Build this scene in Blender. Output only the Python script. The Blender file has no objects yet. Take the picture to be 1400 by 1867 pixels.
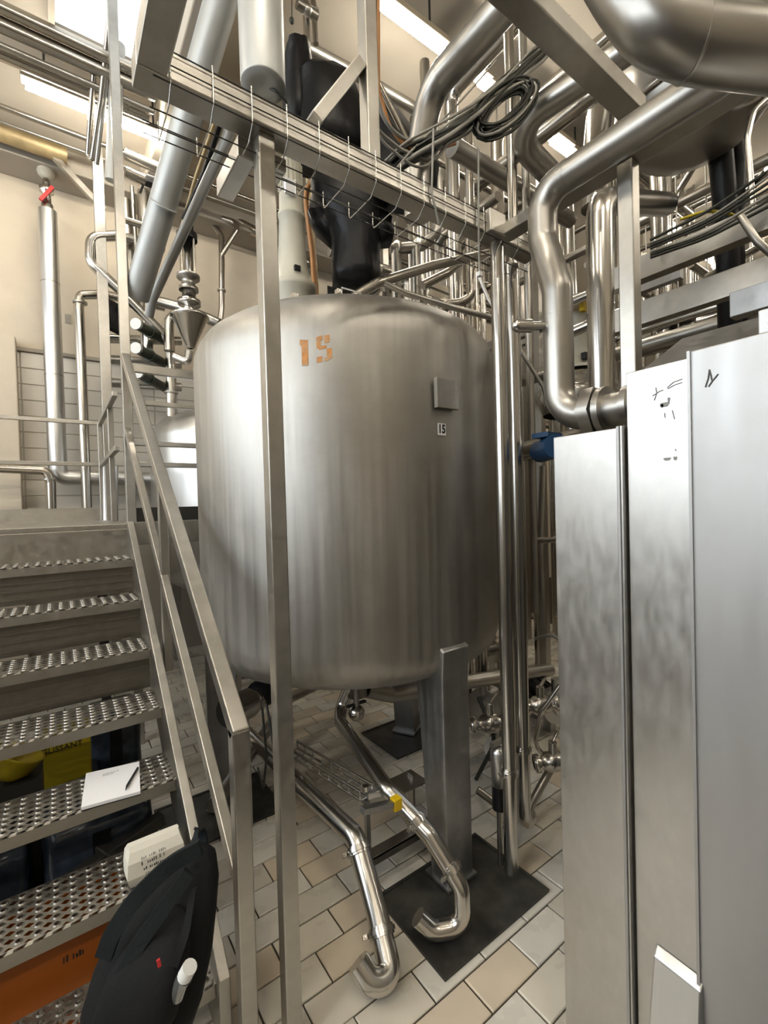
import bpy, bmesh, math, random
from mathutils import Vector, Matrix
random.seed(7)
S = bpy.context.scene
COL = S.collection

# ---------------------------------------------------------------- camera
YAW, PITCH, ROLL, FPX = 0.623875, -0.017603, -0.028108, 830.47
fw = Vector((math.sin(YAW)*math.cos(PITCH), math.cos(YAW)*math.cos(PITCH), math.sin(PITCH)))
r0 = Vector((math.cos(YAW), -math.sin(YAW), 0)); u0 = r0.cross(fw)
rt = r0*math.cos(ROLL) + u0*math.sin(ROLL); up = -r0*math.sin(ROLL) + u0*math.cos(ROLL)
cam = bpy.data.cameras.new('camera'); cam_o = bpy.data.objects.new('camera', cam); COL.objects.link(cam_o)
m = Matrix((rt, up, -fw)).transposed().to_4x4(); m.translation = (0, 0, 1.65); cam_o.matrix_world = m
cam.sensor_fit = 'VERTICAL'; cam.sensor_height = 36.0; cam.lens = 36.0*FPX/1867.0
cam.clip_start = 0.02; cam.clip_end = 100
S.camera = cam_o

# ---------------------------------------------------------------- world, light, exposure
w = bpy.data.worlds.new('world'); S.world = w; w.use_nodes = True
bg = w.node_tree.nodes['Background']; bg.inputs[0].default_value = (0.75, 0.87, 1.0, 1); bg.inputs[1].default_value = 2.0
S.view_settings.view_transform = 'Standard'; S.view_settings.look = 'None'
S.view_settings.gamma = 1.0; S.view_settings.use_curve_mapping = False
S.view_settings.exposure = 0.2
S.cycles.max_bounces = 8; S.cycles.diffuse_bounces = 4; S.cycles.glossy_bounces = 5
S.cycles.sample_clamp_indirect = 6.0; S.cycles.caustics_reflective = False; S.cycles.caustics_refractive = False
S.cycles.use_denoising = True
S.cycles.blur_glossy = 0.6
TUBE_POWER = 88.0
def area(name, loc, target, sx, sy, power, col):
    l = bpy.data.lights.new(name, 'AREA'); l.shape = 'RECTANGLE'; l.size = sx; l.size_y = sy; l.energy = power; l.color = col
    o = bpy.data.objects.new(name, l); COL.objects.link(o); o.location = loc
    o.rotation_euler = (Vector(target)-Vector(loc)).to_track_quat('-Z', 'Y').to_euler()
    return o
# daylight coming in through the tall windows of the left wall
area('daylight_window_light', (-3.75, 1.2, 3.0), (1.0, 1.2, 1.6), 4.4, 2.4, 62, (0.86, 0.93, 1.0))
area('daylight_window_light', (-3.75, 4.6, 3.6), (1.0, 4.0, 1.6), 1.8, 1.8, 25, (0.86, 0.93, 1.0))

# ---------------------------------------------------------------- mesh helper
def V(p): return Vector(p)
def frame_of(d, upv=(0, 0, 1)):
    d = V(d).normalized(); upv = V(upv)
    if abs(d.dot(upv)) > 0.98: upv = Vector((0, 1, 0))
    s = d.cross(upv).normalized(); u = s.cross(d).normalized()
    return d, s, u
def fillet(pts, rad, seg=6):
    pts = [V(p) for p in pts]
    if rad <= 0 or len(pts) < 3: return pts
    out = [pts[0]]
    for i in range(1, len(pts)-1):
        a, b, c = pts[i-1], pts[i], pts[i+1]
        d1 = (a-b); d2 = (c-b); l1, l2 = d1.length, d2.length
        d1.normalize(); d2.normalize()
        ang = d1.angle(d2, 0)
        if ang > 3.05 or ang < 0.05: out.append(b); continue
        t = min(rad/math.tan(ang/2), l1*0.48, l2*0.48); rr = t*math.tan(ang/2)
        bis = (d1+d2).normalized(); cen = b + bis*(rr/math.sin(ang/2))
        p0 = b+d1*t; p1 = b+d2*t
        v0 = p0-cen; v1 = p1-cen; tot = v0.angle(v1, 0)
        ax = v0.cross(v1)
        if ax.length < 1e-9: out.append(b); continue
        ax.normalize()
        for k in range(seg+1):
            out.append(cen + Matrix.Rotation(tot*k/seg, 3, ax) @ v0)
    out.append(pts[-1])
    return out
class MB:
    def __init__(s): s.v = []; s.f = []; s.sm = []
    def add(s, vs, fs, smooth=False):
        o = len(s.v); s.v += [tuple(x) for x in vs]
        for q in fs: s.f.append([i+o for i in q]); s.sm.append(smooth)
        return s
    def box(s, lo, hi):
        x0, y0, z0 = lo; x1, y1, z1 = hi
        vs = [(x0,y0,z0),(x1,y0,z0),(x1,y1,z0),(x0,y1,z0),(x0,y0,z1),(x1,y0,z1),(x1,y1,z1),(x0,y1,z1)]
        return s.add(vs, [(3,2,1,0),(4,5,6,7),(0,1,5,4),(1,2,6,5),(2,3,7,6),(3,0,4,7)])
    def bar(s, p, q, wd, ht, upv=(0,0,1)):
        p, q = V(p), V(q); d, si, u = frame_of(q-p, upv)
        vs = []
        for c in (p, q):
            for a, b in ((-1,-1),(1,-1),(1,1),(-1,1)): vs.append(c+si*(a*wd/2)+u*(b*ht/2))
        return s.add(vs, [(0,1,2,3),(7,6,5,4),(1,0,4,5),(2,1,5,6),(3,2,6,7),(0,3,7,4)])
    def tube(s, pts, r, n=12, bend=0, caps=True, seg=6, radii=None):
        pts = fillet(pts, bend, seg) if bend else [V(p) for p in pts]
        d, si, u = frame_of(pts[1]-pts[0]); rings = []; prev = d
        for i, p in enumerate(pts):
            a = (pts[i]-pts[i-1]).normalized() if i else d
            b = (pts[i+1]-pts[i]).normalized() if i < len(pts)-1 else a
            t = (a+b)
            t = t.normalized() if t.length > 1e-6 else a
            q = prev.rotation_difference(t); si = q @ si; u = q @ u; prev = t
            k = 1/max(0.5, math.cos(a.angle(b, 0)/2)) if 0 < i < len(pts)-1 else 1
            rr = radii[i] if radii else r
            rings.append([p + (si*math.cos(2*math.pi*j/n) + u*math.sin(2*math.pi*j/n))*rr for j in range(n)])
        vs = [x for ring in rings for x in ring]; fs = []
        for i in range(len(rings)-1):
            for j in range(n):
                k = (j+1) % n
                fs.append((i*n+j, i*n+k, (i+1)*n+k, (i+1)*n+j))
        s.add(vs, fs, True)
        if caps:
            s.add(rings[0], [tuple(range(n))[::-1]]); s.add(rings[-1], [tuple(range(n))])
        return s
    def cyl(s, p, q, r, n=16): return s.tube([p, q], r, n)
    def ring(s, p, d, ro, th, n=18):
        d = V(d).normalized(); p = V(p); return s.tube([p-d*th/2, p+d*th/2], ro, n)
    def lathe(s, prof, c=(0,0,0), ax=(0,0,1), n=32, a0=0, a1=2*math.pi):
        d, si, u = frame_of(ax); c = V(c); full = abs(a1-a0-2*math.pi) < 1e-6
        m_ = n if full else n+1; vs = []; fs = []
        for r, z in prof:
            for j in range(m_):
                t = a0+(a1-a0)*j/n; vs.append(c+d*z+(si*math.cos(t)+u*math.sin(t))*r)
        for i in range(len(prof)-1):
            for j in range(n):
                k = (j+1) % m_
                fs.append((i*m_+j, i*m_+k, (i+1)*m_+k, (i+1)*m_+j))
        return s.add(vs, fs, True)
    def prism(s, poly, vec):
        n = len(poly); vec = V(vec); a = [V(p) for p in poly]; b = [p+vec for p in a]
        fs = [tuple(range(n))[::-1], tuple(range(n, 2*n))]+[(i, (i+1) % n, n+(i+1) % n, n+i) for i in range(n)]
        return s.add(a+b, fs)
    def ball(s, c, r, n=14, m_=8):
        rx = r if isinstance(r, (tuple, list)) else (r, r, r); vs = []; fs = []
        for i in range(m_+1):
            ph = math.pi*i/m_
            for j in range(n):
                t = 2*math.pi*j/n
                vs.append((c[0]+rx[0]*math.sin(ph)*math.cos(t), c[1]+rx[1]*math.sin(ph)*math.sin(t), c[2]+rx[2]*math.cos(ph)))
        for i in range(m_):
            for j in range(n): fs.append((i*n+j, (i+1)*n+j, (i+1)*n+(j+1) % n, i*n+(j+1) % n))
        return s.add(vs, fs, True)
    def loft(s, rings, cap=True):
        n = len(rings[0]); vs = [x for r in rings for x in r]; fs = []
        for i in range(len(rings)-1):
            for j in range(n): fs.append((i*n+j, i*n+(j+1) % n, (i+1)*n+(j+1) % n, (i+1)*n+j))
        if cap: fs += [tuple(range(n))[::-1], tuple(range((len(rings)-1)*n, len(rings)*n))]
        return s.add(vs, fs, True)
    def build(s, name, mat, parent=None, bevel=0.0, origin=None):
        xs = list(zip(*s.v)); o = origin or ((min(xs[0])+max(xs[0]))/2, (min(xs[1])+max(xs[1]))/2, min(xs[2]))
        o = V(o)
        me = bpy.data.meshes.new(name)
        me.from_pydata([tuple(V(p)-o) for p in s.v], [], s.f)
        me.polygons.foreach_set('use_smooth', s.sm); me.materials.append(mat)
        bm = bmesh.new(); bm.from_mesh(me); bmesh.ops.recalc_face_normals(bm, faces=bm.faces); bm.to_mesh(me); bm.free()
        me.update()
        ob = bpy.data.objects.new(name, me); COL.objects.link(ob); place(ob, o, parent)
        if bevel:
            b = ob.modifiers.new('bevel', 'BEVEL'); b.width = bevel; b.segments = 2; b.limit_method = 'ANGLE'
        return ob
WPOS = {}
def place(ob, o, parent):
    WPOS[ob.name] = V(o)
    if parent is not None:
        ob.parent = parent; ob.location = V(o)-WPOS[parent.name]
    else: ob.location = o
def tag(o, label, cat, group=None, kind=None):
    o['label'] = label; o['category'] = cat
    if group: o['group'] = group
    if kind: o['kind'] = kind
    return o
def thing(name, label, cat, loc, group=None):
    o = bpy.data.objects.new(name, None); COL.objects.link(o); o.empty_display_size = 0.05
    place(o, loc, None); return tag(o, label, cat, group)
def struct(o): o['kind'] = 'structure'; return o
def copy_tree(src, delta):
    c = src.copy(); COL.objects.link(c); c.location = src.location+V(delta); WPOS[c.name] = WPOS[src.name]+V(delta)
    for ch in list(src.children):
        k = ch.copy(); COL.objects.link(k); k.parent = c; WPOS[k.name] = WPOS[ch.name]+V(delta)
        for g in list(ch.children):
            h = g.copy(); COL.objects.link(h); h.parent = k; WPOS[h.name] = WPOS[g.name]+V(delta)
    return c

# ---------------------------------------------------------------- materials
def mat(name, base, rough=0.5, metal=0.0, emit=None, estr=0, bump=0.0, nscale=(8,8,8), var=0.0, rvar=0.0, var2=None, v2scale=3.0, spec=0.5, coat=0.0, detail=4):
    m_ = bpy.data.materials.new(name); m_.use_nodes = True; nt = m_.node_tree; N = nt.nodes; L = nt.links
    p = N['Principled BSDF']; p.inputs['Base Color'].default_value = (*base, 1); p.inputs['Roughness'].default_value = rough
    p.inputs['Metallic'].default_value = metal; p.inputs['Specular IOR Level'].default_value = spec; p.inputs['Coat Weight'].default_value = coat
    if emit: p.inputs['Emission Color'].default_value = (*emit, 1); p.inputs['Emission Strength'].default_value = estr
    if var or rvar or bump or var2:
        tc = N.new('ShaderNodeTexCoord'); mp = N.new('ShaderNodeMapping'); mp.inputs['Scale'].default_value = nscale
        nz = N.new('ShaderNodeTexNoise'); nz.inputs['Scale'].default_value = 1.0; nz.inputs['Detail'].default_value = detail
        L.new(tc.outputs['Object'], mp.inputs[0]); L.new(mp.outputs[0], nz.inputs['Vector'])
        col = None
        if var:
            rp = N.new('ShaderNodeMapRange'); rp.inputs[1].default_value = 0.3; rp.inputs[2].default_value = 0.7
            rp.inputs[3].default_value = 1-var; rp.inputs[4].default_value = 1+var
            L.new(nz.outputs['Fac'], rp.inputs[0])
            vm = N.new('ShaderNodeVectorMath'); vm.operation = 'SCALE'; vm.inputs[0].default_value = base
            L.new(rp.outputs[0], vm.inputs['Scale']); col = vm.outputs[0]
        if var2:
            n2 = N.new('ShaderNodeTexNoise'); n2.inputs['Scale'].default_value = v2scale; n2.inputs['Detail'].default_value = 6; n2.inputs['Roughness'].default_value = 0.65
            L.new(tc.outputs['Object'], n2.inputs['Vector'])
            r2 = N.new('ShaderNodeMapRange'); r2.inputs[1].default_value = 0.45; r2.inputs[2].default_value = 0.68; L.new(n2.outputs['Fac'], r2.inputs[0])
            mx = N.new('ShaderNodeMix'); mx.data_type = 'RGBA'; L.new(r2.outputs[0], mx.inputs[0])
            if col: L.new(col, mx.inputs[6])
            else: mx.inputs[6].default_value = (*base, 1)
            mx.inputs[7].default_value = (*var2, 1); col = mx.outputs[2]
        if col: L.new(col, p.inputs['Base Color'])
        if rvar:
            rr = N.new('ShaderNodeMapRange'); rr.inputs[1].default_value = 0.3; rr.inputs[2].default_value = 0.7
            rr.inputs[3].default_value = max(0.03, rough-rvar); rr.inputs[4].default_value = rough+rvar
            L.new(nz.outputs['Fac'], rr.inputs[0]); L.new(rr.outputs[0], p.inputs['Roughness'])
        if bump:
            b = N.new('ShaderNodeBump'); b.inputs['Strength'].default_value = bump; b.inputs['Distance'].default_value = 0.01
            L.new(nz.outputs['Fac'], b.inputs['Height']); L.new(b.outputs[0], p.inputs['Normal'])
    return m_
M = {}
M['tank'] = mat('brushed_tank_steel', (0.43,0.415,0.385), 0.48, 1.0, nscale=(30,30,0.9), var=0.12, rvar=0.055, bump=0.02, var2=(0.355,0.34,0.31), v2scale=1.6)
M['tank2'] = mat('pale_tank_steel', (0.62,0.62,0.61), 0.36, 1.0, nscale=(18,18,1.0), var=0.06, rvar=0.06)
M['leg'] = mat('grey_leg_steel', (0.42,0.42,0.42), 0.42, 1.0, nscale=(30,30,2), var=0.1, rvar=0.08, var2=(0.34,0.34,0.34), v2scale=9)
M['frame'] = mat('satin_frame_steel', (0.47,0.45,0.41), 0.37, 1.0, nscale=(30,30,30), var=0.06, rvar=0.06, var2=(0.41,0.395,0.36), v2scale=7)
M['pipe'] = mat('polished_pipe_steel', (0.58,0.56,0.525), 0.22, 1.0, nscale=(5,5,1.2), var=0.04, rvar=0.025)
M['pipe_dull'] = mat('dull_pipe_steel', (0.40,0.385,0.355), 0.36, 1.0, nscale=(6,6,6), var=0.06, rvar=0.04)
M['pipe_far'] = mat('warm_pipe_steel', (0.47,0.44,0.39), 0.25, 1.0, nscale=(5,5,5), var=0.05, rvar=0.03)
M['lag'] = mat('grey_pipe_jacket', (0.46,0.47,0.46), 0.5, 0.55, nscale=(5,5,5), var=0.06, rvar=0.06)
M['panel'] = mat('matt_panel_steel', (0.46,0.46,0.455), 0.48, 0.85, nscale=(16,16,2), var=0.04, rvar=0.05, var2=(0.43,0.425,0.415), v2scale=3.0)
M['panel2'] = mat('worn_panel_steel', (0.58,0.57,0.545), 0.38, 1.0, nscale=(40,40,14), var=0.05, rvar=0.05, var2=(0.53,0.52,0.495), v2scale=7)
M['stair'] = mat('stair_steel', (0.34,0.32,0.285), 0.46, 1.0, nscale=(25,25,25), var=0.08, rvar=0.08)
M['riser'] = mat('gap_shade_steel', (0.20,0.185,0.16), 0.45, 1.0, nscale=(25,25,25), var=0.1, rvar=0.08)  # dark tone stands for the shade in the upper stair gaps
M['black'] = mat('black_plastic', (0.008,0.008,0.009), 0.42, 0, spec=0.3)
M['bag_black'] = mat('black_plastic_bag', (0.005,0.005,0.006), 0.40, 0, nscale=(14,14,14), bump=0.4, spec=0.22)
M['rubber'] = mat('black_rubber_mat', (0.035,0.034,0.031), 0.42, 0, nscale=(6,6,6), var=0.35, rvar=0.12, var2=(0.085,0.08,0.07), v2scale=5, spec=0.4)
M['dark'] = mat('dark_metal', (0.05,0.047,0.042), 0.45, 0.6)
M['fabric'] = mat('black_backpack_fabric', (0.006,0.0065,0.007), 0.8, 0, nscale=(60,60,60), bump=0.25, spec=0.25)
M['webbing'] = mat('charcoal_webbing', (0.014,0.018,0.020), 0.8, 0, nscale=(90,90,90), bump=0.3, spec=0.2)
M['cream'] = mat('cream_plaster', (0.69,0.60,0.47), 0.75, 0, nscale=(1.2,1.2,1.2), var=0.05, var2=(0.60,0.53,0.43), v2scale=0.9)
M['soffit'] = mat('grey_beam_concrete', (0.40,0.36,0.30), 0.8, 0, nscale=(2,2,2), var=0.06)
M['ceiling'] = mat('beige_ceiling', (0.60,0.53,0.43), 0.8, 0, nscale=(1,1,1), var=0.04)
M['wtile'] = mat('white_wall_tile', (0.74,0.69,0.60), 0.25, 0, nscale=(2,2,2), var=0.03)
M['wgrout'] = mat('wall_grout', (0.50,0.46,0.39), 0.8)
M['grout'] = mat('floor_grout', (0.045,0.037,0.028), 0.85)
M['ft0'] = mat('cream_floor_tile', (0.83,0.77,0.65), 0.32, 0, nscale=(7,7,7), var=0.05, rvar=0.08)
M['ft1'] = mat('pale_floor_tile', (0.84,0.80,0.72), 0.30, 0, nscale=(7,7,7), var=0.05, rvar=0.08)
M['ft2'] = mat('tan_floor_tile', (0.79,0.68,0.53), 0.34, 0, nscale=(7,7,7), var=0.06, rvar=0.08)
M['ft3'] = mat('greyish_floor_tile', (0.70,0.65,0.56), 0.30, 0, nscale=(7,7,7), var=0.06, rvar=0.08)
M['lamp'] = mat('glowing_tube', (1,1,1), 0.5, 0, (1.0,0.925,0.79), TUBE_POWER)
M['lamp_body'] = mat('lamp_housing', (0.30,0.26,0.20), 0.5, 0.2)
M['sky_pane'] = mat('bright_skylight_pane', (0.9,0.9,0.9), 0.3, 0, (0.90,0.96,1.0), 0.85)
M['win_pane'] = mat('bright_window_pane', (0.9,0.9,0.9), 0.3, 0, (0.85,0.93,1.0), 3.0)
M['ivory'] = mat('ivory_enamel', (0.50,0.48,0.40), 0.45, 0, nscale=(6,6,6), var=0.08)
M['white'] = mat('white_plastic', (0.82,0.82,0.80), 0.45)
M['green'] = mat('dark_green_enamel', (0.05,0.065,0.045), 0.45, 0.3)
M['paper'] = mat('white_paper', (0.86,0.85,0.86), 0.7)
M['bagpaper'] = mat('off_white_paper_bag', (0.74,0.70,0.60), 0.75, nscale=(20,20,20), bump=0.2)
M['ink'] = mat('black_ink', (0.015,0.015,0.015), 0.7)
M['pencil'] = mat('grey_marker_scrawl', (0.09,0.09,0.085), 0.7)
M['faint'] = mat('faint_grey_scrawl', (0.28,0.28,0.27), 0.6)
M['stencil'] = mat('faded_orange_stencil', (0.62,0.27,0.07), 0.6, 0, nscale=(40,40,40), var=0.2, var2=(0.50,0.36,0.22), v2scale=25)
M['orange'] = mat('orange_plastic_crate', (0.38,0.10,0.01), 0.45)  # orange darkened to carry the shade under the stairs
M['yellow'] = mat('yellow_plastic', (0.78,0.52,0.01), 0.4)
M['yellow_dim'] = mat('yellow_sign_plastic', (0.55,0.42,0.02), 0.5)
M['navy'] = mat('blue_black_plastic_wrap', (0.035,0.045,0.062), 0.18, 0, nscale=(12,5,12), var=0.5, bump=0.6)
M['red'] = mat('red_enamel', (0.55,0.03,0.03), 0.4)
M['blue'] = mat('blue_motor_enamel', (0.012,0.05,0.12), 0.4)
M['brass'] = mat('golden_insulation', (0.42,0.32,0.17), 0.5, 0.4, nscale=(9,9,9), var=0.2)
M['cable_grey'] = mat('grey_cable_sheath', (0.30,0.29,0.26), 0.45)
M['cable_black'] = mat('black_cable_sheath', (0.02,0.022,0.018), 0.4)
M['cable_orange'] = mat('orange_cable_sheath', (0.45,0.20,0.06), 0.5)
M['glass'] = mat('clear_bottle', (0.10,0.105,0.10), 0.08, 0.0, coat=0.5)
M['hall'] = mat('far_hall_wall', (0.36,0.32,0.26), 0.8, nscale=(0.8,0.8,0.8), var=0.15)

# ---------------------------------------------------------------- room shell
CEIL = 5.2
fl = struct(MB().box((-4,-4,-0.2), (11,5.8,-0.009)).build('floor', M['grout']))
ce = struct(MB().box((-4,-4,CEIL), (11,5.8,CEIL+0.2)).build('ceiling', M['ceiling']))
wb = struct(MB().box((-4,5.8,-0.2), (11,6.0,CEIL+0.2)).build('wall_back', M['cream']))
wl = struct(MB().box((-4.2,-4,-0.2), (-4,6.0,CEIL+0.2)).build('wall_left', M['hall']))
wr = struct(MB().box((11,-4,-0.2), (11.2,6.0,CEIL+0.2)).build('wall_right', M['hall']))
wf = struct(MB().box((-4.2,-4.2,-0.2), (11.2,-4,CEIL+0.2)).build('wall_front', M['hall']))
t1 = struct(MB().box((-3.9,5.42,4.99), (10.9,5.8,CEIL)).build('trim_1', M['soffit'], bevel=0.01))
t2 = struct(MB().box((-3.9,5.76,3.27), (10.9,5.8,3.31)).build('trim_2', M['soffit'], bevel=0.005))
t3 = struct(MB().box((0.83,-3.9,CEIL-0.26), (1.03,5.4,CEIL)).build('trim_3', M['ceiling'], bevel=0.01))
t4 = struct(MB().box((-0.95,5.6,-0.0), (-0.26,5.8,3.36)).build('trim_4', M['cream'], bevel=0.01))
# skylight: a bright pane in a frame of its own, set into the ceiling
sk = struct(MB().box((0.11,2.2,CEIL-0.02), (0.80,4.03,CEIL)).build('window_1', M['sky_pane']))
g = MB()
for q in ((0.11,2.16,0.80,2.2),(0.11,4.03,0.80,4.07),(0.07,2.16,0.11,4.07),(0.80,2.16,0.83,4.07),(0.11,3.4,0.80,3.42)):
    g.box((q[0],q[1],CEIL-0.05), (q[2],q[3],CEIL))
g.build('window_frame', M['lamp_body'], sk)
# windows of the left wall, beside the camera
for i, (ya, yb, za, zb) in enumerate(((-1.0,1.1,1.8,4.2),(1.3,3.4,1.8,4.2),(3.7,5.5,2.7,4.5))):
    wn = struct(MB().box((-4.0,ya,za), (-3.97,yb,zb)).build('window_%d' % (i+2), M['win_pane']))
    g = MB()
    for q in ((ya-.05,ya,za-.05,zb+.05),(yb,yb+.05,za-.05,zb+.05),(ya,yb,za-.05,za),(ya,yb,zb,zb+.05),((ya+yb)/2-.02,(ya+yb)/2+.02,za,zb)):
        g.box((-4.0,q[0],q[2]), (-3.94,q[1],q[3]))
    g.build('window_frame', M['lamp_body'], wn)

# floor tiles, half bond, each its own piece
TX, TY, GAP = 0.24, 0.133, 0.0068
def tile_mesh(mt):
    g = MB(); a, b = (TX-GAP)/2, (TY-GAP)/2; c = 0.003
    lo = [(-a,-b,-0.012),(a,-b,-0.012),(a,b,-0.012),(-a,b,-0.012)]
    mi = [(-a,-b,-0.003),(a,-b,-0.003),(a,b,-0.003),(-a,b,-0.003)]
    hi = [(-a+c,-b+c,0),(a-c,-b+c,0),(a-c,b-c,0),(-a+c,b-c,0)]
    g.add(lo+mi+hi, [(0,1,5,4),(1,2,6,5),(2,3,7,6),(3,0,4,7),(4,5,9,8),(5,6,10,9),(6,7,11,10),(7,4,8,11),(8,9,10,11)])
    o = g.build('tile_seed', mt, None, origin=(0,0,0)); me = o.data; bpy.data.objects.remove(o); return me
FT = [tile_mesh(M[k]) for k in ('ft0','ft1','ft2','ft3')]
mats_xy = [(1.03,1.15,1.63,1.57), (1.73,2.33,2.33,2.76), (0.38,2.33,0.955,2.76)]
cand = []
for k in range(-5, 36):
    y = 1.123+TY*(k+0.5)
    for n in range(-4, 24):
        x = (0.006 if k % 2 == 0 else 0.130)+TX*(n+0.5)
        if x < -0.75 or x > 5.2: continue
        if x > 1.35 and y < 0.70: continue
        rel = V((x, y, 0))-V((0, 0, 1.65)); d = rel.dot(fw)
        px = 700+FPX*rel.dot(rt)/max(d, .01); py = 933.5-FPX*rel.dot(up)/max(d, .01)
        vis = d > 0.2 and 395 < px < 1045 and py < 1900 and not any(a+.06 < x < c-.06 and b+.04 < y < e-.04 for a, b, c, e in mats_xy)
        cand.append((0 if vis else 1, d, x, y))
cand.sort(); rest = MB()
for i, (nv, d, x, y) in enumerate(cand):
    tan = 0.75 if (x < 1.0 and y < 1.6) else 0.25
    q = random.random(); kind = (2 if q < tan*0.55 else 0) if q < tan else (1 if q < 0.82 else (3 if q < 0.9 else 0))
    if y > 1.9 and q > 0.55: kind = 3
    if i < 300:
        o = bpy.data.objects.new('tile', FT[kind]); COL.objects.link(o)
        place(o, (x+random.uniform(-.0006,.0006), y, random.uniform(-.0012,.0004)), fl)
    else:
        a, b = (TX-GAP)/2, (TY-GAP)/2
        rest.box((x-a, y-b, -0.012), (x+a, y+b, -0.0005))
ro = rest.build('tile_field', M['ft3'], fl); ro['kind'] = 'stuff'

# wall tiles of the back wall
def wtile_mesh(a, b):
    g = MB(); c = 0.004; t = 0.01
    lo = [(-a,0,-b),(a,0,-b),(a,0,b),(-a,0,b)]; hi = [(-a+c,-t,-b+c),(a-c,-t,-b+c),(a-c,-t,b-c),(-a+c,-t,b-c)]
    g.add(lo+hi, [(0,1,5,4),(1,2,6,5),(2,3,7,6),(3,0,4,7),(4,5,6,7)])
    o = g.build('wall_tile_seed', M['wtile'], None, origin=(0,0,0)); me = o.data; bpy.data.objects.remove(o); return me
WT = wtile_mesh(0.117, 0.077)
for n in range(-1, 8):
    for k in range(12):
        o = bpy.data.objects.new('wall_tile', WT); COL.objects.link(o); place(o, (-0.12+0.24*n, 5.8, 1.43+0.16*k), wb)
g = MB().box((-0.26,5.797,0), (1.7,5.8,3.27)); g.build('grout_bed', M['wgrout'], wb)

# ---------------------------------------------------------------- lamps of the hall
def lamp(p, label, ln=1.25, dirx=True, drop=0.18):
    x, y, z = p
    t = thing('tube_lamp', label, 'lamp', (x+ln/2, y, z-0.03), 'fluorescent tube lamps under the ceiling')
    MB().bar((x-.03, y, z+.055), (x+ln+.03, y, z+.062), 0.10, 0.045).build('housing', M['lamp_body'], t, bevel=0.008)
    MB().tube([(x, y, z), (x+ln, y, z)], 0.028, 12).build('tube', M['lamp'], t)
    g = MB()
    for a in (x+0.12, x+ln-0.12): g.cyl((a, y, z+.08), (a, y, CEIL), 0.008, 6)
    g.build('hanger', M['dark'], t)
    return t
lamp((-0.081,4.383,4.900), 'long glowing tube lamp at upper left over the platform', 1.0)
lamp((1.823,2.411,4.900), 'glowing tube lamp at top centre beside the grey bent pipe', 0.55)
lamp((2.592,2.413,4.900), 'small glowing lamp behind the pipes, upper of the pair over the cable bundle', 0.25)
lamp((2.776,2.429,4.900), 'small glowing lamp behind the pipes, lower of the pair over the cable bundle', 0.25)
lamp((3.514,2.442,4.900), 'glowing lamp inside the pipe bend right of the cable coils, left of two', 0.5)
lamp((3.767,2.461,4.900), 'glowing lamp inside the pipe bend right of the cable coils, right of two', 0.5)
lamp((5.941,2.442,4.900), 'glowing lamp far back just right of the right hand steel post', 0.4)
lamp((7.350,2.477,4.900), 'glowing lamp far back between two steel channels, upper of two', 0.4)
lamp((7.813,2.527,4.900), 'glowing lamp far back between two steel channels, lower of two', 0.4)
for (x, y), wh in zip(((-2.6,-1.6),(-0.4,-1.6),(2.0,-1.6),(-2.6,0.6),(-0.5,0.5),(4.5,-1.5),(6.5,1.0),(-2.4,3.0)), ('far behind the camera at left','behind the camera in the middle','behind the camera at right','left of the camera','just above the camera','behind the camera at far right','high over the cabinet at right','left of the stairs')):
    lamp((x, y, 4.9), 'ceiling tube lamp outside the picture, '+wh, 1.25)

# ---------------------------------------------------------------- the big tank and its three legs
TC = (1.36, 2.21); TR = 0.804
tank = thing('storage_tank', 'large brushed steel tank numbered 15 standing on three legs in the centre', 'tank', (TC[0], TC[1], 0))
prof = [(0.0,0.775),(0.2,0.782),(0.4,0.803),(0.56,0.833),(0.66,0.862),(0.73,0.895),(0.775,0.937),(0.797,0.985),(TR,1.04),
        (TR,2.34),(0.800,2.39),(0.782,2.44),(0.75,2.485),(0.70,2.52),(0.62,2.55),(0.48,2.583),(0.3,2.607),(0.12,2.617),(0.0,2.618)]
MB().lathe(prof, (TC[0],TC[1],0), n=96).build('shell', M['tank'], tank)
for ang in (270, 150, 30):
    a = math.radians(ang); cx, cy = TC[0]+0.765*math.cos(a), TC[1]+0.765*math.sin(a)
    ra = V((math.cos(a), math.sin(a), 0)); ta = V((-math.sin(a), math.cos(a), 0)); c = V((cx, cy, 0))
    g = MB(); W = 0.076
    prof2 = [(0.045,0.0),(0.045,0.90),(0.055,1.02),(0.03,1.035),(-0.19,0.98),(-0.13,0.86),(-0.055,0.0)]
    g.prism([c-ta*W+ra*r+V((0,0,z+0.006)) for r, z in prof2], ta*2*W)
    lg = g.build('leg', M['leg'], tank, bevel=0.006)
    MB().prism([c+ra*r+ta*s+V((0,0,0.014)) for r, s in ((0.06,-0.085),(0.06,0.085),(-0.09,0.085),(-0.09,-0.085))], (0,0,0.012)).build('foot_plate', M['leg'], lg)
# nameplate bracket on the shell
c = V((1.338,1.398,2.104)); n_ = V((c[0]-TC[0], c[1]-TC[1], 0)).normalized(); s_ = V((-n_.y, n_.x, 0))
def on(c, s, n, a, z, b): return c+s*a+V((0,0,z))+n*b
def slab(c, s, n, w_, h_, th, off=0.0):
    g = MB(); pts = [on(c,s,n,a*w_/2,b*h_/2,off) for a, b in ((-1,-1),(1,-1),(1,1),(-1,1))]
    return g.prism(pts, n*th)
npb = slab(c, s_, n_, 0.118, 0.118, 0.004, 0.012).build('nameplate_holder', M['leg'], tank, bevel=0.001)
g = MB()
for a in (-1, 1): g.prism([on(c,s_,n_,a*0.057-0.003,b,0) for b in (-.059,)]+[on(c,s_,n_,a*0.057+0.003,-.059,0), on(c,s_,n_,a*0.057+0.003,.059,0), on(c,s_,n_,a*0.057-0.003,.059,0)], n_*0.02)
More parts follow.
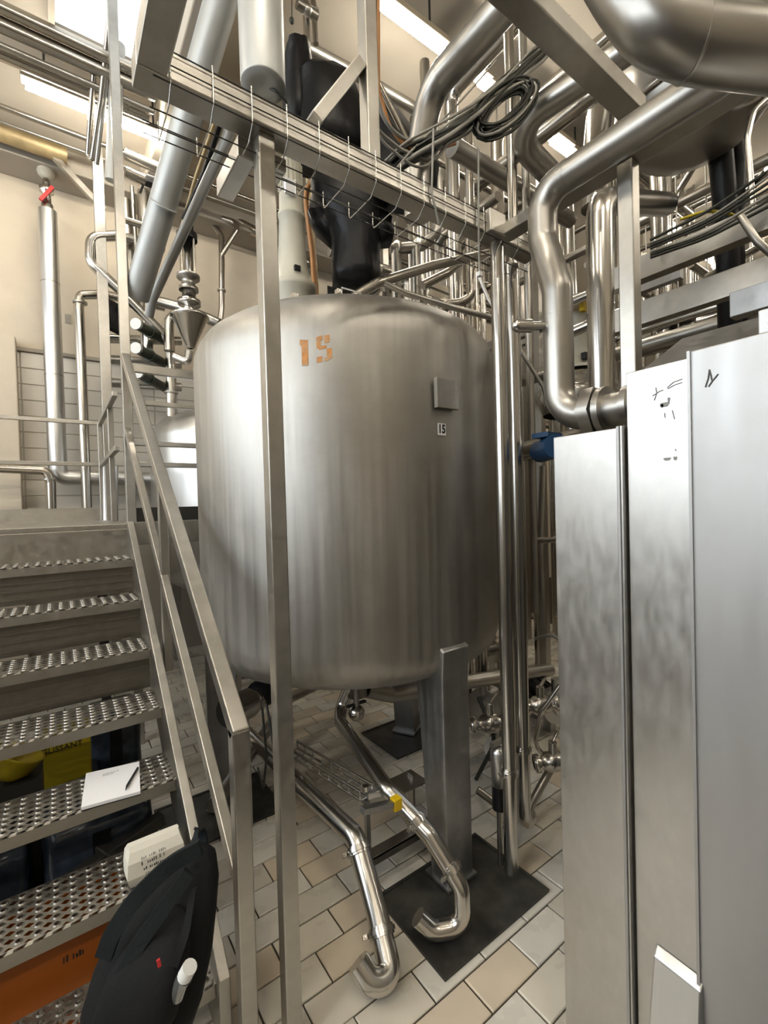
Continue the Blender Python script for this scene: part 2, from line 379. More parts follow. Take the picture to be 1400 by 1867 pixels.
g.prism([on(c,s_,n_,-.06,-.064,0), on(c,s_,n_,.06,-.064,0), on(c,s_,n_,.06,-.056,0), on(c,s_,n_,-.06,-.056,0)], n_*0.022)
g.build('rim', M['frame'], npb)
# lettering helper: text turned into mesh and laid on a plane given by origin, right and up vectors
def text_mesh(name, body, size, org, right, upv, mt, parent, off=0.001, sx=1.0, curve=None, thick=0.0004, align='CENTER', bold=0.0):
    cu = bpy.data.curves.new('lettering', 'FONT'); cu.body = body; cu.size = size; cu.align_x = align; cu.align_y = 'CENTER'
    cu.extrude = thick; cu.resolution_u = 3; cu.offset = bold
    to = bpy.data.objects.new('lettering', cu); COL.objects.link(to); dg = bpy.context.evaluated_depsgraph_get()
    me = bpy.data.meshes.new_from_object(to.evaluated_get(dg)); bpy.data.objects.remove(to)
    R_, U_ = V(right).normalized(), V(upv).normalized(); N_ = R_.cross(U_).normalized(); og = V(org)
    vs = []
    for q in me.vertices:
        x, y, z = q.co.x*sx, q.co.y, q.co.z
        if curve:
            cx, cy, R, = curve; a0 = math.atan2(og.y-cy, og.x-cx); a = a0+x/R
            rr = R+off+z; vs.append((cx+rr*math.cos(a), cy+rr*math.sin(a), og.z+y))
        else: vs.append(tuple(og+R_*x+U_*y+N_*(off+z)))
    g = MB(); g.v = vs; g.f = [list(p.vertices) for p in me.polygons]; g.sm = [False]*len(g.f)
    bpy.data.meshes.remove(me)
    return g.build(name, mt, parent)
c2 = V((1.320,1.405,1.955)); n2 = V((c2[0]-TC[0], c2[1]-TC[1], 0)).normalized(); s2 = V((-n2.y, n2.x, 0))
st = slab(c2, s2, n2, 0.044, 0.05, 0.0015, 0.0).build('number_sticker', M['paper'], tank); st['label'] = 'white sticker with black number 15'
text_mesh('number', '15', 0.050, c2, s2, (0,0,1), M['ink'], st, off=0.0018, sx=0.80, bold=0.0016)
# faded orange stencil number on the upper shell, with broken strokes
def patch(uu, a0, a1, z0, z1, sk=0.0):
    c0 = V((0.844,1.592,2.251)); b0 = math.atan2(c0.y-TC[1], c0.x-TC[0]); vs = []; n = 4
    for i in range(n+1):
        a = b0+(a0+(a1-a0)*i/n)/TR
        for z in (z0, z1):
            zz = c0.z+z+sk*i/n; vs.append((TC[0]+(TR+.0012)*math.cos(a), TC[1]+(TR+.0012)*math.sin(a), zz))
    uu.add(vs, [(2*i, 2*i+2, 2*i+3, 2*i+1) for i in range(n)])
g = MB()
patch(g,-.060,-.034,-.052,.048); patch(g,-.066,-.058,.028,.050)
patch(g,.000,.018,.012,.054,.004); patch(g,.006,.026,.040,.058,.004); patch(g,.032,.052,.030,.060,.004)
patch(g,.008,.040,.006,.018,.006); patch(g,.040,.060,-.032,.008,.004); patch(g,.030,.048,-.040,-.026,.004); patch(g,.000,.022,-.044,-.022,.003)
o = g.build('stencil_number', M['stencil'], tank); o['label'] = 'faded orange stencilled number 15'
# top fittings
MB().lathe([(0.10,2.60),(0.10,2.66),(0.135,2.66),(0.135,2.69),(0.0,2.69)], (TC[0],TC[1],0), n=28).build('top_flange', M['pipe_dull'], tank)
g = MB()
for k in range(9):
    a = math.radians(200+k*18); g.box((TC[0]+.62*math.cos(a)-.012, TC[1]+.62*math.sin(a)-.012, 2.54), (TC[0]+.62*math.cos(a)+.012, TC[1]+.62*math.sin(a)+.012, 2.572))
g.build('lug_row', M['pipe'], tank)['kind'] = 'stuff'
oc = MB().lathe([(0.09,0.79),(0.09,0.70),(0.12,0.70),(0.12,0.67),(0.07,0.67),(0.06,0.56),(0.0,0.56)], (TC[0],TC[1],0), n=24).build('outlet_neck', M['pipe_dull'], tank)

# rubber mats below the legs
for (a, b, c, e), lb in zip(mats_xy, ('black rubber mat under the front leg of the big tank', 'dark rubber mat under the rear right leg of the big tank', 'dark rubber mat under the left leg of the big tank behind the stair post')):
    g = MB().box((a, b, 0.0006), (c, e, 0.008))
    o = g.build('rubber_mat', M['rubber'], bevel=0.003); tag(o, lb, 'mat', 'mats under the tank legs')
    g = MB()
    for q in ((a, b, c, b+.014), (a, e-.014, c, e), (a, b+.014, a+.014, e-.014), (c-.014, b+.014, c, e-.014)): g.box((q[0], q[1], 0.008), (q[2], q[3], 0.0125))
    g.build('raised_edge', M['rubber'], o)

# ---------------------------------------------------------------- black wrapped agitator drive on top of the tank
def ring(c, hw, hd, ph=0, n=26, wob=0.06, e=0.85, R_=None, F_=None):
    R_ = R_ or V((math.cos(YAW), -math.sin(YAW), 0)); F_ = F_ or V((math.sin(YAW), math.cos(YAW), 0)); out = []
    for j in range(n):
        t = 2*math.pi*j/n; cx, sx = math.cos(t), math.sin(t)
        k = 1+wob*(math.sin(5*t+ph)+0.6*math.sin(9*t+1.7*ph+1))
        out.append(V(c)+R_*(math.copysign(abs(cx)**e, cx)*hw*k)+F_*(math.copysign(abs(sx)**e, sx)*hd*k))
    return out
ag = thing('agitator_drive', 'agitator drive wrapped in black plastic bags on top of the big tank', 'motor', (1.36, 2.21, 2.69))
MB().loft([ring((1.374,2.118,2.842),.125,.12,0), ring((1.376,2.117,2.915),.135,.125,1), ring((1.379,2.117,3.005),.128,.12,2), ring((1.387,2.114,3.095),.135,.13,3), ring((1.380,2.120,3.156),.155,.14,4),
           ring((1.372,2.127,3.216),.185,.16,5), ring((1.364,2.134,3.292),.215,.16,6), ring((1.360,2.139,3.367),.21,.16,7), ring((1.350,2.148,3.443),.17,.14,8), ring((1.340,2.157,3.518),.15,.12,9)]).build('lower_wrapping', M['bag_black'], ag)
R_ = V((math.cos(YAW), -math.sin(YAW), 0))
MB().loft([ring((1.489,2.043,3.212),.075,.09,1), ring((1.496,2.036,3.136),.075,.08,2), ring((1.502,2.031,3.088),.055,.07,3)]).build('hanging_flap', M['bag_black'], ag)
MB().loft([ring((1.245,2.219,3.235),.09,.09,1), ring((1.257,2.208,3.160),.075,.08,2), ring((1.284,2.187,3.081),.03,.05,3)]).build('hanging_flap', M['bag_black'], ag)
MB().loft([ring((1.254,2.157,3.483),.17,.14,1), ring((1.258,2.156,3.630),.20,.15,2), ring((1.251,2.165,3.778),.19,.15,3), ring((1.243,2.173,3.897),.17,.14,4), ring((1.233,2.181,3.956),.12,.10,5)]).build('upper_wrapping', M['bag_black'], ag)
MB().loft([ring((1.113,2.224,3.596),.075,.09,2), ring((1.119,2.223,3.785),.08,.09,3), ring((1.126,2.223,3.989),.075,.09,4), ring((1.129,2.222,4.091),.06,.07,5), ring((1.130,2.222,4.112),.03,.03,6)]).build('bagged_motor', M['bag_black'], ag)
MB().loft([ring((1.538,1.885,3.247),.17,.12,1), ring((1.543,1.885,3.406),.18,.12,2), ring((1.521,1.929,3.582),.12,.10,3), ring((1.480,2.001,3.800),.06,.07,4), ring((1.470,2.009,3.859),.03,.03,5)]).build('side_wrapping', M['bag_black'], ag)
MB().box(tuple(V((1.055,1.850,2.625))-V((.016,.016,.012))), tuple(V((1.088,1.826,2.649))+V((.012,.012,.004)))).build('clip_box', M['black'], ag)
MB().box(tuple(V((1.137,1.791,2.635))-V((.055,.006,.004))), tuple(V((1.158,1.776,2.634))+V((.03,.006,.004)))).build('bright_strip', M['white'], ag)
bk = thing('gearbox_housing', 'ivory tapered motor housing on the tank top left of the black wrapping', 'motor', (1.032,2.177,2.786))
b0 = V((1.032,2.177,2.786))
MB().lathe([(0.10,-.26),(0.10,-.05),(0.115,-.03),(0.115,0.0),(0.085,0.01),(0.075,0.10),(0.062,0.34),(0.068,0.345),(0.068,0.36),(0.06,0.365),(0.058,0.46),(0.05,0.47),(0,0.47)], b0, n=28).build('housing', M['ivory'], bk)
MB().lathe([(0.055,0.47),(0.058,0.475),(0.058,0.62),(0.052,0.63),(0.0,0.63)], b0, n=20).build('motor_body', M['ivory'], bk)
g = MB()
for k in range(20):
    a = 2*math.pi*k/20; q = b0+V((.058*math.cos(a), .058*math.sin(a), .48)); g.bar(q, q+V((0,0,.13)), .004, .012, (math.cos(a), math.sin(a), 0))
g.build('cooling_rib_set', M['ivory'], bk)['kind'] = 'stuff'
MB().box(tuple(b0+V((-.03,-.09,.04))), tuple(b0+V((.0,-.07,.065)))).build('vent_slot', M['black'], bk)
MB().box(tuple(b0+V((-.06,-.075,.42))), tuple(b0+V((-.01,-.055,.49)))).build('type_plate', M['paper'], bk)

# ---------------------------------------------------------------- mezzanine frame
fr = thing('mezzanine_frame', 'square steel tube frame with posts and beams crossing in front of the tank', 'frame', (0.53, 1.29, 0))
def fbar(name, p, q, wd, ht, par=fr, mt='frame', upv=(0,0,1)): return MB().bar(p, q, wd, ht, upv).build(name, M[mt], par, bevel=0.004)
fbar('beam', (0.195,1.29,2.775), (1.80,1.29,2.775), 0.08, 0.07)
fbar('beam', (0.23,1.249,2.775), (0.23,-1.2,2.775), 0.07, 0.07)
fbar('beam', (1.56,1.249,2.763), (1.56,-1.2,2.763), 0.07, 0.045)
fbar('beam', (0.30,0.79,3.02), (1.72,0.79,3.02), 0.075, 0.06)
fbar('post', (0.535,1.30,0.0), (0.535,1.30,2.74), 0.05, 0.05, upv=(0,1,0))
fbar('post', (0.915,1.29,2.81), (0.915,1.29,5.19), 0.05, 0.05, upv=(0,1,0))
fbar('post', (1.556,0.742,1.99), (1.556,0.742,2.74), 0.05, 0.05, upv=(0,1,0))
fbar('brace', (0.699,1.290,2.859), (0.878,1.290,3.131), 0.05, 0.04)
fbar('stub', (0.495,1.33,2.715), (0.495,1.55,2.715), 0.055, 0.06)
fbar('stub', (0.60,1.33,2.715), (0.60,1.45,2.715), 0.04, 0.04)
fbar('gusset', (1.44,1.235,2.775), (1.535,1.235,2.775), 0.03, 0.09)

# wire basket cable tray hooked under the main beam
ct = thing('wire_cable_tray', 'thin wire basket cable tray hooked along the long steel beam', 'cable tray', (1.0, 1.30, 2.68))
for (y, z) in ((1.243,2.806),(1.243,2.770),(1.243,2.725),(1.30,2.688),(1.36,2.688),(1.415,2.700),(1.415,2.735)):
    MB().tube([(0.23,y,z), (1.78,y,z)], 0.0018, 6).build('long_wire', M['dark'], ct)
for k in range(15):
    x = 0.27+0.105*k
    MB().tube([(x,1.241,2.822), (x,1.241,2.72), (x,1.275,2.688), (x,1.415,2.688), (x,1.415,2.748)], 0.0019, 6, bend=0.012, seg=3).build('cross_wire', M['pipe'], ct)

# ---------------------------------------------------------------- staircase
sc = thing('staircase', 'steel staircase with perforated anti slip treads climbing to the platform', 'stairs', (0.36, 2.3, 0))
XL, XR = -0.62, 0.355
def tread_mesh():
    g = MB(); cols, rows = 21, 7; dx = (XR-XL)/cols; dy = 0.232/rows; h = 0.0
    N8 = 8
    for i in range(cols):
        for j in range(rows):
            cx = XL+dx*(i+.5); cy = 0.012+dy*(j+.5)
            sq = []
            for k in range(N8):
                a = 2*math.pi*(k+.5)/N8; c, s = math.cos(a), math.sin(a); q = max(abs(c), abs(s))
                sq.append((cx+dx/2*c/q, cy+dy/2*s/q, h))
            r1, r2 = 0.0115, 0.0085
            A = [(cx+r1*math.cos(2*math.pi*(k+.5)/N8), cy+r1*math.sin(2*math.pi*(k+.5)/N8), h) for k in range(N8)]
            B = [(cx+r2*math.cos(2*math.pi*(k+.5)/N8), cy+r2*math.sin(2*math.pi*(k+.5)/N8), h+0.004) for k in range(N8)]
            D = [(p[0], p[1], h-0.006) for p in B]
            fs = []
            for k in range(N8):
                l = (k+1) % N8
                fs += [(k,l,8+l,8+k), (8+k,8+l,16+l,16+k), (16+k,16+l,24+l,24+k)]
            g.add(sq+A+B+D, fs)
    # toothed nosing, folded front and back lips
    for i in range(cols):
        cx = XL+dx*(i+.5)
        g.add([(cx-dx/2,0.012,0),(cx+dx/2,0.012,0),(cx+dx/2,0,-.004),(cx+dx*.28,0,-.004),(cx+dx*.22,0,.004),(cx-dx*.22,0,.004),(cx-dx*.28,0,-.004),(cx-dx/2,0,-.004)], [(0,1,2,3,4,5,6,7)])
    g.box((XL,0.0,-.046),(XR,0.003,-.004)); g.box((XL,0.003,-.046),(XR,0.022,-.043))
    g.box((XL,0.244,-.046),(XR,0.247,0.0)); g.box((XL,0.226,-.046),(XR,0.244,-.043))
    g.box((XL,0.0,-.046),(XL+.004,.247,-.002)); g.box((XR-.004,0.0,-.046),(XR,.247,-.002))
    o = g.build('tread_seed', M['stair'], None, origin=(0,0,0)); me = o.data; bpy.data.objects.remove(o); return me
TM = tread_mesh(); YN = [2.985-0.2545*k for k in range(7)]; ZN = [1.376-0.2*k for k in range(7)]
for y, z in zip(YN, ZN):
    o = bpy.data.objects.new('tread', TM); COL.objects.link(o); place(o, (0, y, z), sc)
for k in range(3):  # plates added across the three upper gaps, in place of the dark space behind
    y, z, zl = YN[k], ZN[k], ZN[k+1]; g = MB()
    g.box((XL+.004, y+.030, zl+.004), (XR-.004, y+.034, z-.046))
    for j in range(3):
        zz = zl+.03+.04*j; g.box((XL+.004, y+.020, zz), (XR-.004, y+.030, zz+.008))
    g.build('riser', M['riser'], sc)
def stringer(x0, x1):
    a = (1.40, 0.02); b = (3.26, 1.50)
    return MB().prism([(x0,1.42,0.0),(x0,1.56,0.0),(x0,3.30,1.37),(x0,3.30,1.585),(x0,3.20,1.585),(x0,1.42,0.205)], (x1-x0,0,0)).build('stringer', M['frame'], sc, bevel=0.003)
stringer(XR, XR+0.035); stringer(XL-0.035, XL)
hz = lambda y: 0.985+0.775*(y-1.375)
hr = fbar('handrail', (0.425,3.62,hz(3.62)), (0.425,1.36,hz(1.36)), 0.05, 0.05, sc)
fbar('middle_rail', (0.42,3.60,hz(3.60)-.50), (0.42,1.42,hz(1.42)-.50), 0.035, 0.05, sc)
fbar('newel_post', (0.425,1.375,0.0), (0.425,1.375,0.985), 0.05, 0.05, sc, upv=(0,1,0))
fbar('rail_post', (0.425,2.45,0.86), (0.425,2.45,hz(2.45)-.02), 0.04, 0.04, sc, upv=(0,1,0))
fbar('cross_brace', (-0.60,1.95,0.15), (0.33,2.15,0.33), 0.05, 0.05, sc, 'dark')
fbar('cross_brace', (0.061,2.200,0.327), (0.217,1.980,0.257), 0.05, 0.04, sc, 'dark')

# ---------------------------------------------------------------- platform with its guard rails
pf = thing('platform', 'steel platform with toe boards and guard rails at the stair head', 'platform', (-0.2, 4.0, 0))
PZ = 1.572
MB().box((-2.2,3.24,PZ-.03), (0.40,5.0,PZ)).build('deck', M['stair'], pf, bevel=0.003)
MB().box((0.40,3.62,PZ-.03), (2.3,4.3,PZ)).build('deck', M['stair'], pf, bevel=0.003)
MB().box((-2.2,3.235,PZ-.20), (XR+.03,3.26,PZ-.03)).build('fascia', M['stair'], pf, bevel=0.003)
MB().box((0.40,3.60,PZ-.16), (2.3,3.62,PZ-.0)).build('fascia', M['stair'], pf, bevel=0.003)
MB().box((-2.2,4.985,PZ), (0.36,4.995,PZ+.12)).build('toe_board', M['frame'], pf)
MB().box((0.42,3.625,PZ), (2.3,3.635,PZ+.10)).build('toe_board', M['dark'], pf)
for z in (2.47, 2.09):
    fbar('guard_rail', (-2.2,4.97,z), (0.36,4.97,z), 0.035, 0.035, pf); fbar('guard_rail', (0.36,4.985,z), (0.36,3.66,z), 0.035, 0.035, pf)
for z in (2.66, 2.42, 2.13, 1.98):
    fbar('guard_rail', (0.42,3.64,z), (2.2,3.64,z), 0.035, 0.06 if z > 2.5 else 0.035, pf)
fbar('rail_post', (0.355,4.97,PZ), (0.355,4.97,2.47), 0.04, 0.04, pf, upv=(0,1,0))
fbar('rail_post', (0.37,4.15,PZ), (0.37,4.15,2.47), 0.04, 0.04, pf, upv=(0,1,0))
fbar('corner_post', (0.43,3.64,0.0), (0.43,3.64,CEIL-.01), 0.06, 0.06, pf, upv=(0,1,0))
fbar('support_post', (-0.7,3.3,0.0), (-0.7,3.3,PZ-.03), 0.07, 0.07, pf, upv=(0,1,0))
fbar('support_post', (1.0,3.70,0.0), (1.0,3.70,PZ-.03), 0.07, 0.07, pf, 'dark', upv=(0,1,0))
fbar('support_post', (0.30,4.6,0.0), (0.30,4.6,PZ-.03), 0.07, 0.07, pf, 'dark', upv=(0,1,0))
for y in (3.5, 4.2, 4.8): fbar('joist', (-2.2,y,PZ-.09), (0.40,y,PZ-.09), 0.06, 0.11, pf)

# ---------------------------------------------------------------- steel cabinet at right and the cover panel before it
cb = thing('steel_cabinet', 'tall pale steel cabinet filling the right edge with a handwritten 1', 'cabinet', (1.6, 0.0, 0))
MB().box((1.228,-1.4,0.0), (2.1,0.592,1.965)).build('body', M['panel'], cb, bevel=0.003)
MB().box((1.214,0.4505,0.0), (1.2275,0.593,1.972)).build('side_panel', M['panel2'], cb, bevel=0.002)
MB().box((1.205,-1.4,0.0), (1.2275,0.447,1.984)).build('front_panel', M['panel'], cb, bevel=0.003)
MB().box((1.199,0.4405,0.0), (1.205,0.447,1.984)).build('edge_strip', M['panel'], cb)
MB().prism([(1.213,.550,.300),(1.213,.436,.300),(1.213,.436,.492),(1.213,.545,.498)], (-.001,0,0))
MB().add([(1.213,.552,.0),(1.213,.436,.0),(1.213,.436,.500),(1.213,.543,.505),(1.135,.556,.0),(1.135,.436,.0),(1.192,.436,.480),(1.192,.541,.486)],
         [(0,1,2,3),(7,6,5,4),(0,4,5,1),(1,5,6,2),(2,6,7,3),(3,7,4,0)]).build('foot_cover', M['tank2'], cb, bevel=0.004)
g = MB().prism([(1.26,.60,1.967),(1.26,.20,1.967),(1.52,.20,2.16),(1.58,.20,2.16),(1.58,.20,1.967)][:2]+[(1.47,.24,2.10),(1.47,.56,2.10)], (.06,0,0))
g.build('hood', M['leg'], cb, bevel=0.003)
MB().box((1.215,0.10,1.985), (1.30,0.318,2.035)).build('top_box', M['panel'], cb, bevel=0.002)
MB().cyl((1.211,.295,2.004),(1.216,.295,2.004),.006,10).build('bolt', M['dark'], cb)
def strokes(name, x, segs, r, mt, par):
    g = MB()
    for s in segs:
        g.tube([(x, y, z) for y, z in s], r, 6)
    return g.build(name, M[mt], par)
def YZ(*pp): return [(p[1], p[2]) for p in pp]
h = strokes('handwritten_mark', 1.2045, [YZ((1.204,0.412,1.894), (1.204,0.406,1.913), (1.204,0.404,1.929)), YZ((1.204,0.404,1.932), (1.204,0.401,1.919), (1.204,0.399,1.906)),
    YZ((1.204,0.387,1.918), (1.204,0.399,1.904), (1.204,0.406,1.894))], .0017, 'pencil', cb)
h['label'] = 'handwritten black 1 on the front panel'
fs_ = strokes('faint_scrawl', 1.2135, [YZ((1.214,0.521,1.919), (1.214,0.519,1.905), (1.214,0.525,1.888)), YZ((1.214,0.529,1.900), (1.214,0.512,1.908), (1.214,0.504,1.909)),
    YZ((1.214,0.495,1.913), (1.214,0.481,1.923), (1.214,0.462,1.926)), YZ((1.214,0.494,1.910), (1.214,0.478,1.916), (1.213,0.462,1.918)),
    YZ((1.214,0.485,1.856), (1.214,0.480,1.834)), YZ((1.214,0.502,1.853), (1.214,0.501,1.841)), YZ((1.214,0.480,1.762), (1.214,0.478,1.758))], .0013, 'faint', cb)
fs_['kind'] = 'stuff'
def blot(name, x, items, mt, par):
    g = MB()
    for (p, a, b) in items:
        g.add([(x, p[1]+a*math.cos(t)*(1+.25*math.sin(3*t)), p[2]+b*math.sin(t)*(1+.3*math.cos(2*t))) for t in [2*math.pi*k/14 for k in range(14)]], [tuple(range(14))])
    return g.build(name, M[mt], par)
blot('rub_mark', 1.2133, [((1.213,0.501,1.873),.010,.008), ((1.213,0.508,1.871),.004,.006), ((1.213,0.492,1.883),.003,.008), ((1.213,0.498,1.740),.008,.005), ((1.213,0.480,1.740),.004,.006)], 'faint', cb)['kind'] = 'stuff'

cp = thing('cover_panel', 'narrow brushed steel cover panel standing left of the tall cabinet', 'panel', (1.21, 0.70, 0))
MB().box((1.200,0.612,0.0), (1.206,0.800,1.832)).build('sheet', M['panel2'], cp, bevel=0.002)
MB().box((1.2065,0.790,0.0), (1.26,0.796,1.828)).build('return_edge', M['panel2'], cp)
MB().box((1.194,0.604,0.0), (1.2065,0.6125,1.836)).build('folded_edge', M['panel'], cp, bevel=0.002)
MB().box((1.1975,0.598,0.0), (1.25,0.6035,1.836)).build('folded_edge', M['panel2'], cp, bevel=0.001)
MB().box((1.24,0.63,0.0), (1.27,0.66,1.80)).build('stiffener', M['leg'], cp)

# ---------------------------------------------------------------- pipes: each one a thing, with its clamps and flanges as parts
def pipe(name, pts, r, label, mt='pipe', bend=0.1, n=14, group=None, clamps=(), cat='pipe', flanges=(), seams=()):
    o = MB().tube(pts, r, n, bend=bend).build(name, M[mt]); tag(o, label, cat, group)
    for p, d in clamps:
        d = V(d).normalized(); p = V(p)
        g = MB().ring(p, d, r*1.30, 0.014, n).ring(p-d*.011, d, r*1.16, 0.008, n).ring(p+d*.011, d, r*1.16, 0.008, n)
        _, s, u = frame_of(d); q = p+s*r*1.55; g.bar(q-u*.012, q+u*.012, .014, .014); g.tube([q-u*.022, q+u*.022], .004, 6)
        g.build('clamp', M['pipe'], o)
    for p, d in flanges:
        g = MB().ring(p, d, r*1.45, 0.016, n); g.build('flange', M['pipe_dull'], o)
    for p, d in seams:
        MB().ring(p, d, r*1.012, 0.006, n).build('weld_seam', M[mt], o)
    return o
# right hand front group
p1 = pipe('steam_pipe', [(1.44,-1.2,2.741),(1.44,.985,2.741),(1.44,.985,2.57),(1.42,.92,2.37),(1.42,.92,1.925),(1.42,.598,1.925)], 0.050, 'thick dull pipe bending down from the right beam into the cabinet end', 'pipe_dull', 0.10, 18,
   seams=(((1.44,.88,2.741),(0,1,0)), ((1.42,.92,2.28),(0,0,1))))
MB().tube([(1.42,.815,1.925),(1.42,.775,1.925)], .085, 6).build('hex_union', M['pipe_dull'], p1)
MB().ring((1.42,.758,1.925),(0,1,0),.075,.02,18).build('union_ring', M['pipe_dull'], p1)
MB().ring((1.42,.68,1.925),(0,1,0),.064,.02,18).build('union_ring', M['pipe_dull'], p1)
q0 = V((1.40,.93,2.245)); g = MB().tube([q0, q0+V((-.075,.05,0))], .014, 10).tube([q0+V((-.06,.04,0)), q0+V((-.10,.065,0))], .022, 12).ball(tuple(q0+V((-.10,.065,0))), .021)
g.build('sample_valve', M['pipe'], p1)
pipe('process_pipe', [(2.3,1.9,1.93),(1.96,1.08,1.93),(1.955,1.06,2.10),(1.945,1.05,2.93),(2.6,1.05,3.15)], 0.055, 'polished upright pipe between the thick bent pipe and the right steel post', 'pipe', 0.10, 18, flanges=(((1.955,1.06,2.02),(0,0,1)),))
pipe('riser_pipe', [(1.55,1.282,0.045),(1.55,1.282,2.738)], 0.030, 'polished upright pipe ending open above the front rubber mat', 'pipe', 0, 16, clamps=(((1.55,1.282,0.48),(0,0,1)),))
pipe('riser_pipe', [(1.82,1.55,0.155),(1.86,1.40,0.10),(1.765,1.376,0.105),(1.758,1.372,0.25),(1.758,1.372,2.74)], 0.033, 'polished upright pipe with a small floor elbow, behind the open ended riser', 'pipe', 0.06, 16, clamps=(((1.758,1.372,0.47),(0,0,1)),))
pipe('riser_pipe', [(2.02,1.56,0.3),(2.02,1.56,4.6)], 0.026, 'slim upright pipe just right of the pair of front risers', 'pipe_far', 0, 14)
pipe('riser_pipe', [(2.22,1.62,1.0),(2.22,1.62,4.6)], 0.022, 'slimmest dark upright pipe behind the thick bent pipe', 'pipe_dull', 0, 14)
pipe('ventilation_pipe', [(1.389,0.228,2.577),(1.144,0.406,2.621),(1.078,0.454,2.661),(1.047,0.503,2.775),(1.032,0.554,2.914)], 0.067, 'very thick dull pipe curving across the top right corner', 'pipe_dull', 0.35, 24, seams=(((1.144,0.406,2.621),(.81,-.58,-.06)),))
pipe('process_pipe', [(1.29,-.6,3.32),(1.285,1.38,3.32),(1.285,1.48,3.06),(1.29,1.49,2.86)], 0.055, 'dull pipe coming over the cable bundle and bending down behind the main beam', 'pipe_dull', 0.13, 18, seams=(((1.285,1.3,3.32),(0,1,0)),))
pipe('process_pipe', [(2.084,0.760,3.575),(2.054,1.028,3.576),(1.910,1.500,3.517),(2.278,1.479,3.411)], 0.060, 'dull pipe with a wide bend in front of two lamps right of the cable coils', 'pipe_dull', 0.16, 18)
pipe('process_pipe', [(1.776,1.750,3.539),(2.126,1.750,3.533),(2.873,1.750,3.522)], 0.050, 'horizontal dark pipe running behind the cable coils parallel to the beam', 'pipe_dull', 0, 16)
# left hand insulated pair and the big upright
pipe('duct_pipe', [(0.860,2.463,4.559),(0.526,3.722,3.205)], 0.084, 'thick grey jacketed pipe slanting down from the top left', 'lag', 0, 24, seams=(((0.642,3.266,3.648),(-.3,1.1,-1.25)),))
pipe('duct_pipe', [(1.003,2.845,4.159),(0.970,2.989,4.022),(0.656,3.876,3.275),(0.649,4.002,3.192)], 0.034, 'slimmer grey jacketed pipe slanting beside the thick one', 'lag', 0, 16)
d0 = V((0.780,1.880,3.450))
dp = MB().lathe([(0.0,0.012),(0.05,0.0),(0.092,0.0),(0.094,0.006),(0.094,2.2),(0,2.2)], d0, n=32).build('insulated_riser', M['lag']); tag(dp, 'fat pale grey upright pipe ending just above the beam at top centre', 'pipe')
MB().tube([d0+V((.03,.0,.01)), d0+V((.05,-.02,-.01)), d0+V((.10,-.02,-.03)), d0+V((.12,.1,-.05))], .006, 8, bend=.02).build('black_lead', M['cable_black'], dp)
# under the tank
pipe('drain_pipe', [(.80,3.1,.33),(.885,2.7,.30),(.945,1.57,.30),(.905,1.37,.15),(.868,1.24,.055),(.80,1.25,.058),(.775,1.30,.11)], 0.040, 'long polished drain pipe on the left ending in an upturned elbow on the tiles', 'pipe', 0.10, 18,
   clamps=(((.935,1.535,.272),(-.12,-.6,-.5)),((.893,1.33,.122),(-.2,-.7,-.6))))
pipe('drain_pipe', [(1.32,2.21,.62),(1.27,2.24,.50),(1.22,2.16,.47),(1.10,1.56,.44),(1.165,1.37,.325),(1.20,1.235,.185),(1.185,1.215,.065),(1.09,1.275,.050),(1.05,1.315,.10)], 0.034, 'polished drain pipe from the tank outlet ending in a U bend over the front mat', 'pipe', 0.06, 18,
   clamps=(((1.19,1.275,.235),(.2,-.75,-.7)),((1.145,1.425,.36),(.25,-.7,-.6))))
pipe('suction_pipe', [(1.42,2.2,.58),(1.60,2.2,.50),(2.4,2.05,.46),(2.9,2.0,.40)], 0.045, 'dark pipe leaving under the tank to the right', 'pipe_dull', 0.08, 16)
pipe('suction_pipe', [(0.55,2.2,.26),(1.3,3.0,.30),(2.5,3.4,.30)], 0.035, 'dull pipe low behind the tank legs', 'pipe_dull', 0.1, 14)
vb = thing('outlet_valve', 'small shiny ball valve under the middle of the tank', 'valve', (1.326,2.162,0.448))
b = V((1.302,2.119,0.508)); MB().ball(tuple(b), .045).build('body', M['pipe'], vb); MB().cyl(b+V((0,0,.03)), (b.x,b.y,.79), .016, 10).build('stem', M['pipe_dull'], vb); MB().bar(b+V((-.06,0,.05)), b+V((.06,0,.05)), .02, .01).build('handle', M['dark'], vb)

# pipe support with yellow cap
ps = thing('pipe_support', 'grey flat bar pipe support with an upright and a yellow end cap', 'bracket', (1.05,1.62,0))
a, b = V((0.960,1.620,0.163)), V((1.439,1.620,0.133)); zz = (a.z+b.z)/2; a.z = b.z = zz
MB().bar(a, b, .05, .012).build('flat_bar', M['frame'], ps, bevel=0.001)
MB().bar(a+V((0,-.022,-.015)), b+V((0,-.022,-.015)), .006, .035).build('flat_bar_lip', M['frame'], ps)
u = V((1.277,1.620,0.157)); MB().bar((u.x,1.62,zz), (u.x,1.62,.415), .036, .012, (1,0,0)).build('upright', M['frame'], ps, bevel=0.001)
MB().prism([(u.x-.10,1.66,.40),(u.x+.03,1.66,.40),(u.x+.05,1.56,.385),(u.x-.09,1.56,.385)], (0,0,.006)).build('saddle_plate', M['frame'], ps)
q = V((0.884,1.420,0.516)); k = V((1.020,1.420,0.485)); MB().bar(q, k, .03, .022).build('arm', M['leg'], ps, bevel=0.001)
y0 = V((1.041,1.420,0.480)); MB().bar(y0+V((-.018,0,0)), y0+V((.018,0,0)), .034, .046).build('end_cap', M['yellow'], ps, bevel=0.003)
g = MB().box((b.x-.05,1.60,0.0005),(b.x-.01,1.64,zz)).build('support_foot', M['leg'], ps)
wt = thing('wire_duct', 'shiny wire basket duct lying across under the tank', 'cable tray', (1.051,1.988,0.300))
